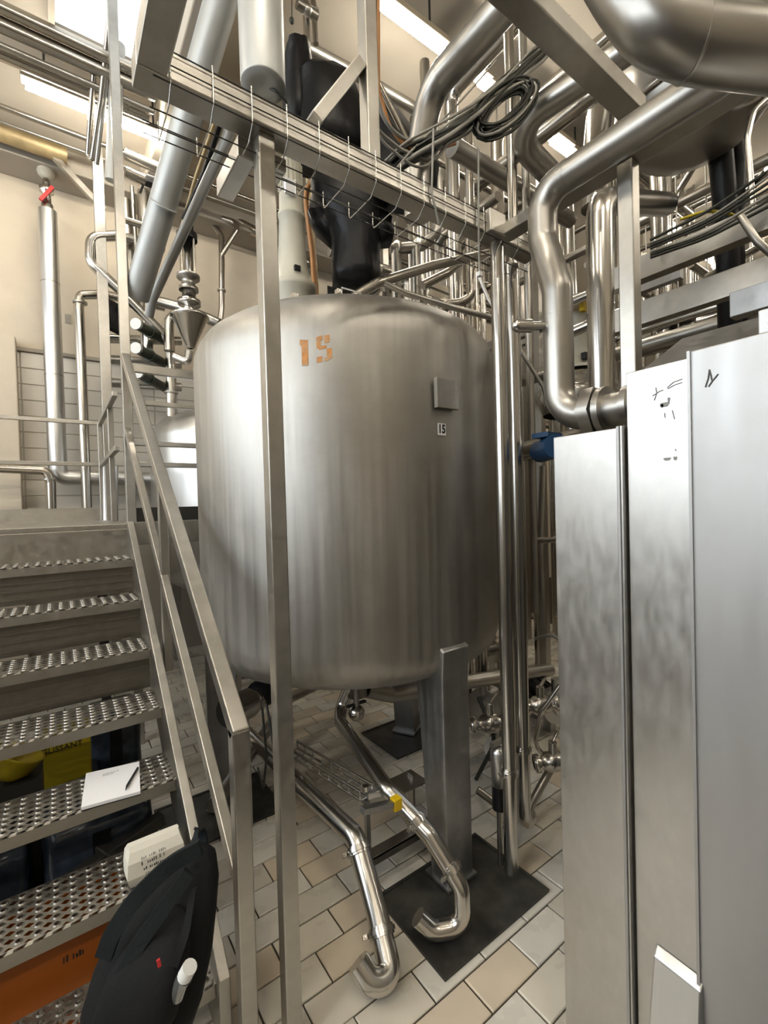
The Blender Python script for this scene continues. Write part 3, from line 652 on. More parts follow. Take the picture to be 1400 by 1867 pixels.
a, b = V((0.971,2.245,0.360)), V((1.039,1.630,0.400)); dv = (b-a).normalized(); _, s, uu = frame_of(dv)
for dx, dz in ((-.035,0),(.035,0),(-.035,.035),(.035,.035),(0,-.003)): MB().tube([a+s*dx+uu*dz, b+s*dx+uu*dz], .006, 8).build('long_wire', M['pipe'], wt)
L_ = (b-a).length
for i in range(9):
    c = a+dv*(L_*i/8); MB().tube([c-s*.035+uu*.04, c-s*.035-uu*.004, c+s*.035-uu*.004, c+s*.035+uu*.04], .0035, 6, bend=.008, seg=3).build('cross_wire', M['pipe'], wt)
e = V((1.152,1.598,0.400)); MB().bar(b+V((0,0,.01)), e+V((0,0,.01)), .05, .03).build('junction_block', M['tank2'], wt, bevel=0.004); MB().cyl(b+V((-.01,-.01,.035)), b+V((-.01,-.01,.055)), .014, 12).build('gland', M['pipe'], wt)
MB().bar(b-V((0,0,.015)), (b.x,b.y,.0), .02, .02, (0,1,0)).build('support_foot', M['leg'], wt)

# black cables hanging below the left side of the tank
pump = thing('transfer_pump', 'round steel pump under the tank beside the stair post', 'pump', (0.859,2.561,0.479))
b = V((0.743,2.339,0.627)); ax = V((.8,.5,-.1)).normalized()
MB().tube([b-ax*.10, b+ax*.06], .075, 24).tube([b+ax*.06, b+ax*.09], .055, 20).tube([b+ax*.09, b+ax*.20], .06, 20).build('casing', M['pipe'], pump)
MB().ball(tuple(b+ax*.17+V((0,0,.02))), (.09,.08,.075)).build('motor', M['black'], pump)
MB().bar((b.x,b.y,b.z-.06), (b.x,b.y,0.0), .06, .06, (0,1,0)).build('stand', M['leg'], pump)
for i, (pp, lb) in enumerate((([(0.812,2.228,0.640),(0.804,2.167,0.418),(0.803,2.225,0.225),(0.973,2.781,0.020)], 'thin black cable hanging by the stair post below the pump'),
                              ([(0.831,2.215,0.653),(0.825,2.090,0.391),(0.805,2.101,0.232)], 'black cable hanging behind the centre post above the mat'))):
    o = MB().tube(pp, .006, 6, bend=.1).build('cable', M['cable_black']); tag(o, lb, 'cable')

# ---------------------------------------------------------------- cable bundle over the beam, with coils
cbn = thing('cable_bundle', 'thick bundle of grey and black cables with coils lying over the steel beam', 'cables', (1.233,1.320,2.962))
ctrl = [(1.067,1.420,2.909),(1.107,1.340,2.947),(1.217,1.300,3.021),(1.423,1.320,3.206),(1.641,1.340,3.439),(1.911,1.360,3.729),(2.251,1.380,4.095)]
for i in range(22):
    o = V((random.uniform(-.025,.025), random.uniform(-.05,.05), random.uniform(-.03,.03)))
    pts = [V(c)+o+V((random.uniform(-.012,.012), random.uniform(-.02,.02), random.uniform(-.012,.012))) for c in ctrl]
    mt = 'cable_grey' if i % 4 == 0 else 'cable_black'
    MB().tube(pts, random.choice((.005,.006,.008)), 7, bend=.25).build('cable', M[mt], cbn)
for i in range(20):
    c = V((1.638,1.280,3.347))+V((random.uniform(-.02,.02), random.uniform(-.03,.03), random.uniform(-.02,.02)))
    dx = (V((1.946,1.280,3.680))-V((1.377,1.280,3.078))).normalized(); dz = dx.cross(V((.5,.8,0))).normalized(); a_, b_ = .25+random.uniform(-.07,.03), .058+random.uniform(-.03,.025)
    pts = [c+dx*(a_*math.cos(t))+dz*(b_*math.sin(t)) for t in [2*math.pi*k/22 for k in range(23)]]
    MB().tube(pts, .0058, 7, caps=False).build('coil', M['cable_grey' if i % 5 == 0 else 'cable_black'], cbn)
for k, pp in enumerate(([(0.964,1.330,3.471),(0.962,1.330,3.145),(1.006,1.330,3.022),(1.119,1.330,2.999),(1.276,1.330,3.114),(1.526,1.350,3.355)],
                        [(1.005,1.340,3.506),(0.993,1.340,3.149),(1.043,1.340,3.016),(1.158,1.330,2.968),(1.366,1.330,3.106)],
                        [(1.005,1.360,3.524),(0.994,1.360,3.204),(1.011,1.360,3.114),(1.114,1.340,2.991),(1.255,1.340,3.079)],
                        [(0.923,1.320,3.024),(0.973,1.320,2.971),(1.071,1.320,2.951),(1.223,1.310,2.952),(1.300,1.310,3.064)],
                        [(0.927,1.320,2.998),(0.996,1.320,2.939),(1.157,1.300,2.882),(1.245,1.300,3.017)],
                        [(1.003,1.270,2.818),(1.093,1.300,2.932),(1.382,1.340,3.267),(1.671,1.360,3.626)])):
    MB().tube(pp, (.007,.006,.009,.006,.005,.004)[k], 8, bend=.12).build('cable', M[('cable_grey','cable_orange','cable_black','cable_grey','cable_grey','cable_grey')[k]], cbn)
o = MB().tube([(0.992,1.360,3.207),(1.135,1.340,3.000)], .011, 10).build('conduit', M['pipe_far']); tag(o, 'short straight conduit slanting into the cable bundle right of the upper post', 'conduit')
for k, (pp, lb, mt) in enumerate((([(1.163,1.240,3.012),(1.146,1.240,2.779),(1.178,1.240,2.675)], 'thin grey cord hanging from the bundle down past the beam', 'cable_grey'),
                              ([(1.402,1.240,3.045),(1.392,1.240,2.763),(1.390,1.240,2.537)], 'thin grey cord with a white tip hanging in front of the beam', 'cable_grey'))):
    o = MB().tube(pp, .0042, 6, bend=.05).build('cord', M[mt]); tag(o, lb, 'cord')
    if k == 1: MB().box(tuple(V((1.390,1.240,2.548))-V((.008,.008,.008))), tuple(V((1.390,1.240,2.548))+V((.008,.008,.008)))).build('white_tip', M['white'], o)

# ---------------------------------------------------------------- tank top pipework seen over the shell
pipe('spray_line', [(1.244,1.961,2.690),(1.389,1.921,2.793),(1.759,1.905,2.977),(2.249,1.865,3.177),(2.573,1.882,3.353)], 0.026, 'light pipe rising to the right over the tank top', 'pipe_far', 0.1)
pipe('spray_line', [(1.389,1.921,2.802),(1.534,1.878,2.756),(1.815,1.798,2.713),(2.076,1.732,2.686),(2.273,1.714,2.680)], 0.016, 'slim dull tube falling to the right along the tank shoulder', 'pipe_dull', 0.1)
pipe('spray_line', [(1.840,2.093,2.964),(1.999,2.042,3.057),(2.106,2.029,3.149)], 0.028, 'short pipe stub under the rising light pipe', 'pipe_far', 0.05)
pipe('elbow_pipe', [tuple((2.021,2.146,2.907)[:2])+(2.45,),(2.021,2.146,2.907),(2.134,2.065,2.917),(2.192,2.024,2.957),(2.212,2.036,4.144)], 0.028, 'upturned elbow pipe behind the right shoulder of the tank', 'pipe_far', 0.12)
pipe('elbow_pipe', [(1.845,2.405,3.324),(2.001,2.294,3.336),(2.091,2.230,3.405),(2.110,2.219,3.531)], 0.036, 'bent pipe with two down legs right of the black wrapping', 'pipe_dull', 0.12, flanges=(((1.874,2.384,3.326),(1,0,0)),((1.986,2.304,3.337),(1,0,0))))
pipe('elbow_pipe', [(1.875,2.384,3.348),tuple((1.861,2.385,2.943)[:2])+(2.52,)], 0.034, 'left upright leg under the bent pipe behind the tank', 'pipe_dull', 0)
pipe('elbow_pipe', [(1.980,2.308,3.351),tuple((1.967,2.309,2.940)[:2])+(2.50,)], 0.034, 'right upright leg under the bent pipe behind the tank', 'pipe_dull', 0)
o = MB().tube([(1.769,1.586,2.796),(1.806,1.557,2.670),(2.016,1.396,2.219),(2.035,1.380,2.122)], .010, 8).build('tie_rod', M['pipe_dull']); tag(o, 'thin rod slanting down right behind the front risers', 'rod')
o = MB().bar((2.314,2.559,3.281), (2.491,2.430,3.185), .05, .04).build('steel_angle', M['pipe_far']); tag(o, 'short bright steel angle behind the tank shoulder', 'bracket')
MB().bar(V((2.314,2.559,3.260))+V((0,0,-.03)), V((2.490,2.430,3.164))+V((0,0,-.03)), .012, .06).build('flange', M['pipe_far'], o)
for pp, mt, lb in (([(1.302,2.307,3.502),(1.301,2.557,3.648),(1.379,2.615,3.229),(1.383,2.608,2.985)], 'cable_orange', 'orange brown hose hanging behind the black wrapping'), ([(1.394,2.680,3.861),(1.418,2.644,3.007)], 'brass', 'golden hose hanging behind the black wrapping')):
    o = MB().tube(pp, .016, 8, bend=.1).build('hose', M[mt]); tag(o, lb, 'hose')

# ---------------------------------------------------------------- things around the stairs
def illegible(name, org, right, upv, length, h, n, mt, parent):
    # print too small and blurred to read: a row of short uneven strokes
    R_, U_ = V(right).normalized(), V(upv).normalized(); N_ = R_.cross(U_).normalized(); g = MB(); st = length/n
    for i in range(n):
        if random.random() < .12: continue
        a = V(org)+R_*(st*i); hh = h*random.uniform(.55, 1.0); ww = st*random.uniform(.35, .7)
        g.prism([a, a+R_*ww, a+R_*ww+U_*hh, a+U_*hh], N_*.0006)
    o = g.build(name, mt, parent); o['kind'] = 'stuff'; return o

# backpack
bp_ = thing('backpack', 'black backpack hanging on the stair stringer, resting on the bottom tread', 'backpack', (0.18,1.40,0.18))
def bring(px, d, hw, hd, ph): return ring(px, hw, hd, ph, n=30, wob=.025, e=.8)
MB().loft([bring((0.129,1.307,0.291),1.1,.10,.055,0), bring((0.127,1.321,0.307),1.1,.128,.075,.5), bring((0.145,1.346,0.366),1.1,.150,.09,1), bring((0.178,1.374,0.435),1.1,.150,.09,1.6), bring((0.216,1.397,0.510),1.1,.132,.08,2.2),
           bring((0.263,1.414,0.576),1.1,.100,.065,2.8), bring((0.296,1.428,0.619),1.1,.066,.045,3.2), bring((0.310,1.431,0.641),1.1,.03,.02,3.6)]).build('body', M['fabric'], bp_)
MB().loft([bring((0.106,1.251,0.368),1,.07,.03,0), bring((0.115,1.252,0.429),1,.10,.05,.5), bring((0.152,1.271,0.513),1,.095,.05,1), bring((0.194,1.303,0.562),1,.065,.04,2), bring((0.217,1.336,0.569),1,.03,.02,2)]).build('front_pocket', M['fabric'], bp_)
def strap(name, pts, wd, th, mt='webbing', par=bp_):
    pts = fillet(pts, .2, 5); g = MB()
    R_ = V((math.cos(YAW), -math.sin(YAW), 0)); F_ = V((math.sin(YAW), math.cos(YAW), 0)); rings = []
    for i, p in enumerate(pts):
        t = (pts[min(i+1, len(pts)-1)]-pts[max(i-1, 0)]).normalized(); s = t.cross(F_).normalized()
        rings.append([p+s*(a*wd/2)+F_*(b*th/2) for a, b in ((-1,-1),(1,-1),(1,1),(-1,1))])
    g.loft(rings); g.sm = [False]*len(g.f); return g.build(name, M[mt], par)
strap('shoulder_strap', [(0.297,1.331,0.707),(0.220,1.349,0.687),(0.133,1.349,0.636),(0.081,1.348,0.579),(0.062,1.360,0.517)], .042, .014)
strap('piping_band', [(0.263,1.323,0.659),(0.194,1.292,0.621),(0.120,1.288,0.553),(0.072,1.278,0.475),(0.046,1.259,0.405)], .036, .012)
strap('side_strap', [(0.269,1.312,0.618),(0.234,1.237,0.574),(0.199,1.212,0.531)], .02, .008, 'fabric')
strap('grab_handle', [(0.285,1.375,0.654),(0.299,1.403,0.703),(0.319,1.450,0.687),(0.335,1.462,0.653),(0.329,1.441,0.592)], .022, .01)
MB().bar((0.163,1.203,0.575), (0.165,1.201,0.559), .008, .006).build('red_tag', M['red'], bp_)
bt = thing('drink_bottle', 'small clear bottle with a white cap in the backpack side pocket', 'bottle', (0.202,1.185,0.482))
MB().tube([(0.201,1.204,0.462),(0.211,1.185,0.508),(0.217,1.175,0.523)], .018, 14, radii=None).build('body', M['glass'], bt)
MB().tube([(0.214,1.171,0.529),(0.224,1.158,0.557)], .0175, 14).build('cap', M['white'], bt)
# notebook and pen on the fifth tread (its top is at z 0.576)
nz = ZN[4]+0.0046
A_, B_, C_, D_ = [V(p) for p in ((0.038,1.963,0.581), (0.224,1.935,0.581), (0.251,2.168,0.581), (0.064,2.207,0.581))]
nb = MB().prism([A_, B_, C_, D_], (0,0,.012)).build('notebook', M['paper'], bevel=0.001); tag(nb, 'white notebook lying on a perforated stair tread', 'notebook')
ux = (B_-A_).normalized(); uy = V((-ux.y, ux.x, 0)); cN = A_+ux*.06+(D_-A_)*.80
illegible('printed_heading', cN+V((0,0,.0126)), ux, uy, .055, .006, 14, M['faint'], nb)
illegible('printed_heading', cN+V((0,0,.0126))-uy*.012, ux, uy, .04, .006, 10, M['faint'], nb)
MB().prism([A_+V((0,0,-.0035)), B_+V((0,0,-.0035)), C_+V((0,0,-.0035)), D_+V((0,0,-.0035))], (0,0,.0032)).build('cover', M['ink'], nb)
pn = MB().tube([(0.178,1.964,0.599), (0.187,1.995,0.599), (0.237,2.104,0.599)], .0042, 8, radii=[.001,.0042,.0042]).build('pen', M['ink']); tag(pn, 'black pen lying on the white notebook', 'pen')
pk = MB()
tz = ZN[5]+.0045
c0 = V((.245,1.80,tz))
rings = [[c0+V((a*sx, b*sy, z)) for a, b in ((-1,-1),(0,-1.06),(1,-1),(1.05,0),(1,1),(0,1.05),(-1,1),(-1.04,0))] for z, sx, sy in ((0,.085,.055),(.03,.092,.06),(.075,.088,.05),(.10,.08,.03),(.112,.078,.012))]
pk.loft(rings); pk.sm = [False]*len(pk.f)
pko = pk.build('paper_bag', M['bagpaper']); tag(pko, 'off white printed paper bag standing on the tread behind the backpack', 'bag')
for i, (ln, hh) in enumerate(((.085,.011),(.075,.012),(.07,.009),(.05,.008),(.06,.006))):
    illegible('print_line', c0+V((-.055+.006*i,-.0635,.085-.0185*i)), (1,0,.03), (0,.12,1), ln, hh, int(ln/.006), M['ink' if i in (1,2) else 'faint'], pko)
# orange crate behind the bottom tread
oc_ = thing('orange_crate', 'orange crate standing on the floor behind the bottom stair treads', 'crate', (-.15,1.92,0))
g = MB().box((-.58,1.765,.0),(.14,1.775,.33)).box((-.58,1.93,.0),(.14,1.94,.33)).box((-.58,1.775,.0),(-.57,1.93,.33)).box((.13,1.775,.0),(.14,1.93,.33)).box((-.57,1.775,.0),(.13,1.93,.01))
g.build('body', M['orange'], oc_, bevel=0.004)
MB().box((-.59,1.757,.31),(.15,1.766,.33)).build('rim', M['orange'], oc_, bevel=0.003)
illegible('print', (-.045,1.7645,.225), (1,0,0), (0,0,1), .075, .022, 9, M['ink'], oc_)
# wrapped bundles and yellow sign under the flight
def wrapped(x0, y0, x1, y1, h, lb):
    t = thing('wrapped_pack', lb, 'package', ((x0+x1)/2, (y0+y1)/2, 0), 'plastic wrapped packs under the stairs')
    cx, cy, hx, hy = (x0+x1)/2, (y0+y1)/2, (x1-x0)/2, (y1-y0)/2; rs = []
    for k, z in enumerate([0, .03, h*.3, h*.55, h*.8, h-.03, h]):
        q = 1-(.06 if k in (0, 6) else 0); rr = []
        for j in range(28):
            t_ = 2*math.pi*j/28; c_, s_ = math.cos(t_), math.sin(t_); e = .35
            rr.append(V((cx+math.copysign(abs(c_)**e, c_)*hx*q*(1+random.uniform(-.03,.03)), cy+math.copysign(abs(s_)**e, s_)*hy*q*(1+random.uniform(-.05,.05)), z)))
        rs.append(rr)
    MB().loft(rs).build('wrapping', M['navy'], t)
    MB().box((cx-.03, y0-.012, h*.1),(cx+.03, y0-.002, h*.9)).build('tape_strip', M['black'], t)
wrapped(-.55, 2.14, -.12, 2.55, .40, 'large blue black plastic wrapped pack under the stairs, left of the dark brace')
wrapped(-.09, 2.14, .30, 2.55, .42, 'blue black plastic wrapped pack under the stairs, right below the notebook')
wrapped(.10, 2.95, .36, 3.22, .52, 'dark plastic wrapped pack beside the yellow sign under the stairs')
ys = thing('wet_floor_sign', 'yellow wet floor sign stored under the stairs', 'sign', (0.068,2.750,0.448))
q0 = V((-0.098,2.750,0.425)); q1 = V((0.086,2.750,0.436)); zb = .30
MB().prism([(q0.x,2.75,zb),(q1.x+.02,2.75,zb),(q1.x+.02,2.75,.66),(q0.x,2.75,.66)], (0,.012,0)).build('board', M['yellow_dim'], ys, bevel=0.004)
text_mesh('lettering', 'GLISSANT', .038, (-0.014,2.748,0.496), (1,0,0), (0,0,1), M['ink'], ys, off=.002, thick=.001)
illegible('small_print', (-0.058,2.749,0.538), (1,0,0), (0,0,1), .10, .012, 12, M['ink'], ys)
MB().box((q0.x-.02,2.80,.0),(q1.x+.05,3.0,.295)).build('stand_box', M['black'], ys)
yb = thing('yellow_scoop', 'dull yellow rounded scoop lying under the stairs left of the sign', 'scoop', (-0.161,2.450,0.585))
b = V((-0.183,2.450,0.612))
MB().lathe([(0.0,-.06),(.05,-.05),(.08,-.02),(.095,.04),(.10,.05),(.09,.05),(.07,-.01),(.04,-.035),(0,-.04)], b, (.5,0,.86), 24).build('bowl', M['yellow_dim'], yb)
MB().tube([b+V((-.02,0,.02)), b+V((-.2,0,.16))], .014, 8).build('handle', M['yellow_dim'], yb)
MB().box((b.x-.12,b.y-.08,0),(b.x+.1,b.y+.1,b.z-.06)).build('stand', M['dark'], yb)

# ---------------------------------------------------------------- left background: second tank, wall pipes, valves
s2t = thing('rear_tank', 'bright steel tank standing behind the platform at left of the big tank', 'tank', (1.52,5.02,0))
MB().lathe([(0,.8),(.5,.85),(.70,.98),(.74,1.1),(.74,2.36),(.72,2.45),(.64,2.55),(.45,2.64),(.25,2.68),(0,2.69)], (1.52,5.02,0), n=64).build('shell', M['tank2'], s2t)
MB().lathe([(.11,2.64),(.11,2.73),(.14,2.73),(.14,2.76),(0,2.76)], (1.35,4.9,0), n=24).build('nozzle', M['pipe'], s2t)
for a in (20, 140, 260):
    q = V((1.52+.62*math.cos(math.radians(a)), 5.02+.62*math.sin(math.radians(a)), 0)); MB().bar(q, q+V((0,0,1.0)), .09, .09, (0,1,0)).build('leg', M['leg'], s2t)
pipe('vent_pipe', [(0.959,4.900,2.574),(0.974,4.900,3.323),(0.640,4.900,3.643),(0.325,4.900,3.914),(0.341,4.900,4.146),(0.555,4.900,4.224),(0.954,4.900,4.233)], 0.045, 'polished bent pipe rising from the rear tank and looping left past the tall post', 'pipe', 0.12, 16, flanges=(((0.967,4.900,2.813),(0,0,1)),))
wp = pipe('wall_pipe', [(.03,5.52,4.60),(.03,5.52,2.00),(.93,5.52,1.99)], 0.078, 'fat bright upright pipe on the tiled back wall turning right at its foot', 'tank2', 0.09, 20, flanges=())
for z in (3.9, 3.0): MB().ring((.03,5.52,z),(0,0,1),.0795,.01,20).build('jacket_joint', M['pipe_dull'], wp)
vv = thing('shutoff_valve', 'cream shutoff valve with red handles above the fat wall pipe', 'valve', (.03,5.52,4.6))
MB().lathe([(.05,0),(.05,.06),(.035,.07),(.035,.16),(.06,.18),(.06,.22),(.03,.24),(.03,.30)], (.03,5.52,4.60), n=16).build('body', M['pipe'], vv)
MB().ball((.03,5.52,4.97),(.075,.075,.06)).build('bonnet', M['ivory'], vv)
MB().bar((-.02,5.47,4.66),(.08,5.47,4.82),.03,.03).build('handle', M['red'], vv)
MB().bar((-.07,5.47,5.12),(.02,5.47,5.02),.03,.04).build('handle', M['red'], vv)
MB().tube([(.03,5.52,4.9),(.03,5.52,5.10)], .022, 10).build('stem', M['pipe_dull'], vv)
pipe('insulated_pipe', [(-1.6,5.3,5.08),(.20,5.3,5.06)], 0.075, 'golden insulated pipe below the roof edge at upper left', 'brass', 0, 16)
pipe('wall_conduit', [(0.243,5.200,1.514),(0.242,5.200,3.600),(0.255,5.200,3.717),(0.453,5.200,3.770),(0.992,5.200,3.771)], 0.042, 'slim upright pipe with a top bend between the fat wall pipe and the tall post', 'pipe_far', 0.05, 14, flanges=(((0.252,5.200,3.644),(0,0,1)),))
pipe('wall_conduit', [(-0.538,5.300,2.070),(-0.057,5.300,2.051),(-0.032,5.300,1.938),(-0.035,5.300,1.474)], 0.042, 'pipe coming from the left and turning down behind the guard rail', 'pipe_far', 0.06, 14, flanges=(((-0.039,5.300,1.969),(0,0,1)),))
pipe('wall_conduit', [(0.402,5.000,1.484),(0.422,5.000,2.079)], 0.075, 'short fat pipe stub standing on the platform next to the rail corner', 'tank2', 0, 14)
o = MB().box((0.143,5.790,3.725), tuple(V((0.197,5.790,3.633))+V((0,.008,-.0)))).build('switch_box', M['soffit']); tag(o, 'small grey box on the cream back wall', 'box')
# pair of conduits and thin post left of the tall corner post
pipe('upright_conduit', [(0.448,3.701,5.358),(0.381,4.107,4.781),(0.333,4.381,4.508),(0.306,4.402,4.540),(0.343,4.015,4.980)], 0.020, 'thin double conduit left of the tall corner post', 'pipe_far', 0.03, 10)
pipe('upright_conduit', [(0.467,3.688,5.357),(0.406,4.089,4.823),(0.361,4.361,4.471)], 0.018, 'thin single conduit running down along the double one', 'pipe_dull', 0.05, 10)
pipe('upright_conduit', [(0.521,3.899,5.547),(0.446,4.172,4.262)], 0.05, 'short fat grey tube ending beside the tall corner post', 'lag', 0, 14)
o = MB().bar((.415,4.9,0), (.415,4.9,4.97), .085, .07, (0,1,0)).build('wall_post', M['frame'], bevel=0.004); tag(o, 'grey steel channel post behind the looped pipe', 'post')
o = MB().bar((0.082,5.300,5.026), (0.489,5.300,4.647), .05, .05).build('roof_strut', M['frame']); tag(o, 'slanting steel strut between the roof edge and the grey channel post', 'strut')
# long runs parallel to the lamp, upper left
runs = [(6,0.055,'topmost of the long pipes above the lamp at upper left'),(40,0.06,'second long pipe above the lamp at upper left'),(93,0.06,'third long pipe just above the lamp at upper left'),(196,0.03,'thin long pipe just below the lamp at upper left')]
starts = [(-0.246,3.940,5.020),(-0.254,4.007,4.960),(-0.271,4.175,4.900),(-0.332,4.900,5.024)]
for (py, r, lb), s0 in zip(runs, starts):
    pipe('header_pipe', [s0, (s0[0]+(3.2 if py > 150 else 1.0), s0[1], s0[2])], r*.8, lb, 'pipe_far', 0, 14)
    if py != 93: pipe('header_pipe', [(s0[0], s0[1]+.06, s0[2]-.09), (s0[0]+(3.2 if py > 150 else 1.0), s0[1]+.06, s0[2]-.09)], r*.35, lb.replace('pipe', 'tube').replace('topmost of the long tubes', 'thin tube under the topmost long pipe'), 'pipe_dull', 0, 8)
# three pneumatic valves with white caps
for k, (a, b_, w_) in enumerate((((0.637,4.630,3.336),(1.032,5.148,3.375),'top'),((0.630,4.631,3.118),(1.016,5.155,3.147),'middle'),((0.635,4.623,2.896),(0.971,5.182,2.919),'bottom'))):
    a, b_ = V(a), V(b_); d = (b_-a).normalized()
    t = thing('pneumatic_valve', w_+' of three dark valve actuators with round white end caps behind the tall post', 'valve', tuple(a), 'valve actuators with white caps')
    MB().tube([a, a+d*.03], .05, 20).build('cap', M['white'], t)
    MB().tube([a+d*.03, a+d*.22], .047, 20).tube([a+d*.22, a+d*.25], .058, 16).tube([a+d*.25, b_], .045, 14).build('body', M['green'], t)
    MB().tube([a+d*.12+V((0,0,-.05)), a+d*.12+V((0,0,.06))], .008, 6).build('air_hose', M['cable_black'], t)
pipe('valve_header', [(0.444,5.263,3.362),(1.152,5.248,3.462)], .045, 'horizontal pipe behind the upper white capped valve', 'pipe_far', 0, 14)
pipe('valve_header', [(0.437,5.263,3.157),(1.144,5.249,3.214)], .045, 'horizontal pipe behind the middle white capped valve', 'pipe_dull', 0, 14)
pipe('valve_header', [(0.430,5.264,2.929),(1.136,5.249,2.967)], .045, 'horizontal pipe behind the bottom white capped valve', 'pipe_dull', 0, 14)
hr_ = thing('hose_reel', 'black round hose coil hanging behind the tall post beside the white caps', 'hose', (0.507,4.974,3.501))
c = V((0.507,4.974,3.496))
for k in range(4):
    MB().tube([c+V((.02*k-.03,.02*k,0))+V((.07*math.cos(t)*.6, .05*math.cos(t), .13*math.sin(t))) for t in [2*math.pi*i/18 for i in range(19)]], .022, 8, caps=False).build('loop', M['black'], hr_)
# mixing valve with funnel
mv = thing('diaphragm_valve', 'upright steel valve with a cone funnel between the tall post and the big tank', 'valve', (1.053,4.454,3.312))
c = V((1.059,4.448,3.261))
MB().lathe([(.02,-.13),(.035,-.12),(.15,.14),(.17,.15),(.17,.17),(.05,.19),(.05,.26),(.10,.27),(.10,.31),(.06,.32),(.06,.40)], c, n=24).build('funnel', M['pipe'], mv)
MB().lathe([(.085,.40),(.085,.43),(.06,.44),(.06,.50),(.10,.51),(.10,.54)], c, n=20).build('flange_set', M['pipe_dull'], mv)
g = MB()
for a in range(4): g.tube([c+V((.075*math.cos(a*1.57+.6),.075*math.sin(a*1.57+.6),.54)), c+V((.075*math.cos(a*1.57+.6),.075*math.sin(a*1.57+.6),.86))], .012, 8)
g.build('yoke', M['pipe_far'], mv)
MB().lathe([(.09,.86),(.09,.92),(.06,.94),(.06,1.02),(0,1.03)], c, n=18).build('actuator', M['black'], mv)
MB().lathe([(.05,.55),(.05,.84),(0,.84)], c, n=14).build('stem_housing', M['pipe'], mv)
pipe('elbow_pipe', [(1.046,4.454,3.110),(1.035,4.460,3.009),(0.982,4.499,3.036),(0.934,4.534,3.063)], .035, 'small bent pipe under the cone funnel', 'pipe', .06, 12)
pipe('elbow_pipe', [(0.916,4.672,3.150),(0.926,4.672,3.461),(1.020,4.605,3.499),(1.082,4.560,3.466)], .045, 'upturned elbow pipe left of the cone funnel', 'pipe_far', .08, 14)
pipe('manifold_pipe', [(0.826,5.120,3.787),(1.093,4.926,3.694),(1.402,4.700,3.517)], .05, 'dark manifold pipe through the valve above the funnel', 'pipe_dull', 0, 14)
pipe('wall_loop', [(1.609,5.537,3.518),(1.674,5.502,4.036),(1.701,5.500,4.881),(1.607,5.572,5.047),(1.163,5.894,5.193)], .035, 'thin bent pipe hanging down the cream wall left of the centre post', 'pipe_far', .12, 12, flanges=(((1.680,5.501,4.231),(0,0,1)),))
pipe('wall_loop', [(1.678,5.449,4.626),(1.840,5.340,4.923),(1.816,5.358,5.008),(1.362,5.689,5.198)], .03, 'thin diagonal branch joining the bent pipe on the cream wall', 'pipe_far', .08, 12)
pipe('wall_run', [(1.279,5.566,5.275),(2.127,5.443,5.022),(2.793,5.453,4.847)], .06, 'horizontal pipe along the cream wall behind the centre post', 'pipe_far', 0, 12)
# small pipes above the stair between post and thick slanting duct
for k, (a, b_, r, mt) in enumerate((((0.597,4.568,4.789),(1.037,4.495,4.704),.05,'pipe_dull'),((0.592,4.568,4.635),(0.911,4.584,4.608),.05,'pipe_far'),((0.566,4.577,4.212),(0.726,4.585,4.212),.03,'pipe_far'),((0.642,5.025,4.653),(0.685,4.972,3.618),.05,'pipe_far'),((0.826,5.144,4.867),(0.800,5.128,3.261),.06,'pipe'),((0.682,4.875,4.713),(0.701,4.846,4.038),.018,'pipe'))):
    pipe('short_pipe', [a, b_], r, ('upper dull','lower bright','thin level','upright stubby','fat upright','slender upright')[k]+' short pipe between the tall post and the thick slanting duct', mt, 0, 12)
o = MB().tube([(0.932,2.956,4.101),(0.894,3.226,3.937),(0.818,3.523,3.752)], .016, 8, bend=.1).build('black_hose', M['black']); tag(o, 'black hose slanting between the two jacketed pipes', 'hose')
o = MB().tube([(0.944,3.135,4.229),(0.885,3.419,4.011),(0.816,3.892,3.642)], .012, 8, bend=.1).build('golden_hose', M['brass']); tag(o, 'thin golden hose beside the slanting black hose', 'hose')
o = MB().box(tuple(V((0.795,4.544,4.600))-V((.05,.04,.03))), tuple(V((0.795,4.544,4.600))+V((.05,.04,.03)))).build('limit_switch', M['black'], bevel=.006); tag(o, 'small black switch block left of the thick slanting duct', 'switch')
MB().tube([(0.739,4.584,4.592),(0.708,4.605,4.509)], .01, 6).build('lead', M['black'], o)
# valves and tubes above the top centre
pipe('vertical_tube', [(1.396,2.640,4.941),(1.398,2.629,4.487)], .022, 'thin bright upright tube left of the upper post', 'pipe', 0, 12)
pipe('vertical_tube', [(1.485,2.702,5.053),(1.491,2.690,4.691)], .018, 'thinner bright upright tube left of the upper post', 'pipe', 0, 12)
gv = thing('gate_valve', 'small valve on the thin tubes at the top left of the upper post', 'valve', (1.379,2.587,4.764))
c = V((1.379,2.587,4.753)); MB().ball(tuple(c), .035).tube([c-V((.07,0,0)), c+V((.07,0,0))], .028, 10).build('body', M['pipe_dull'], gv); MB().tube([c+V((-.05,0,.03)), c+V((.08,.0,.05))], .008, 6).build('lever', M['pipe'], gv)
o = MB().tube([(1.237,2.504,4.716),(1.231,2.504,4.554)], .003, 6).ball((1.230,2.504,4.528), (.015,.015,.02)).build('pull_cord', M['cable_black']); tag(o, 'black pull cord with a small knob at top centre', 'cord')
pipe('level_pipe', [(1.619,3.099,5.079),(2.007,3.066,5.075),(2.688,3.070,5.102)], .045, 'dull pipe crossing behind the upper post', 'pipe_dull', 0, 12)

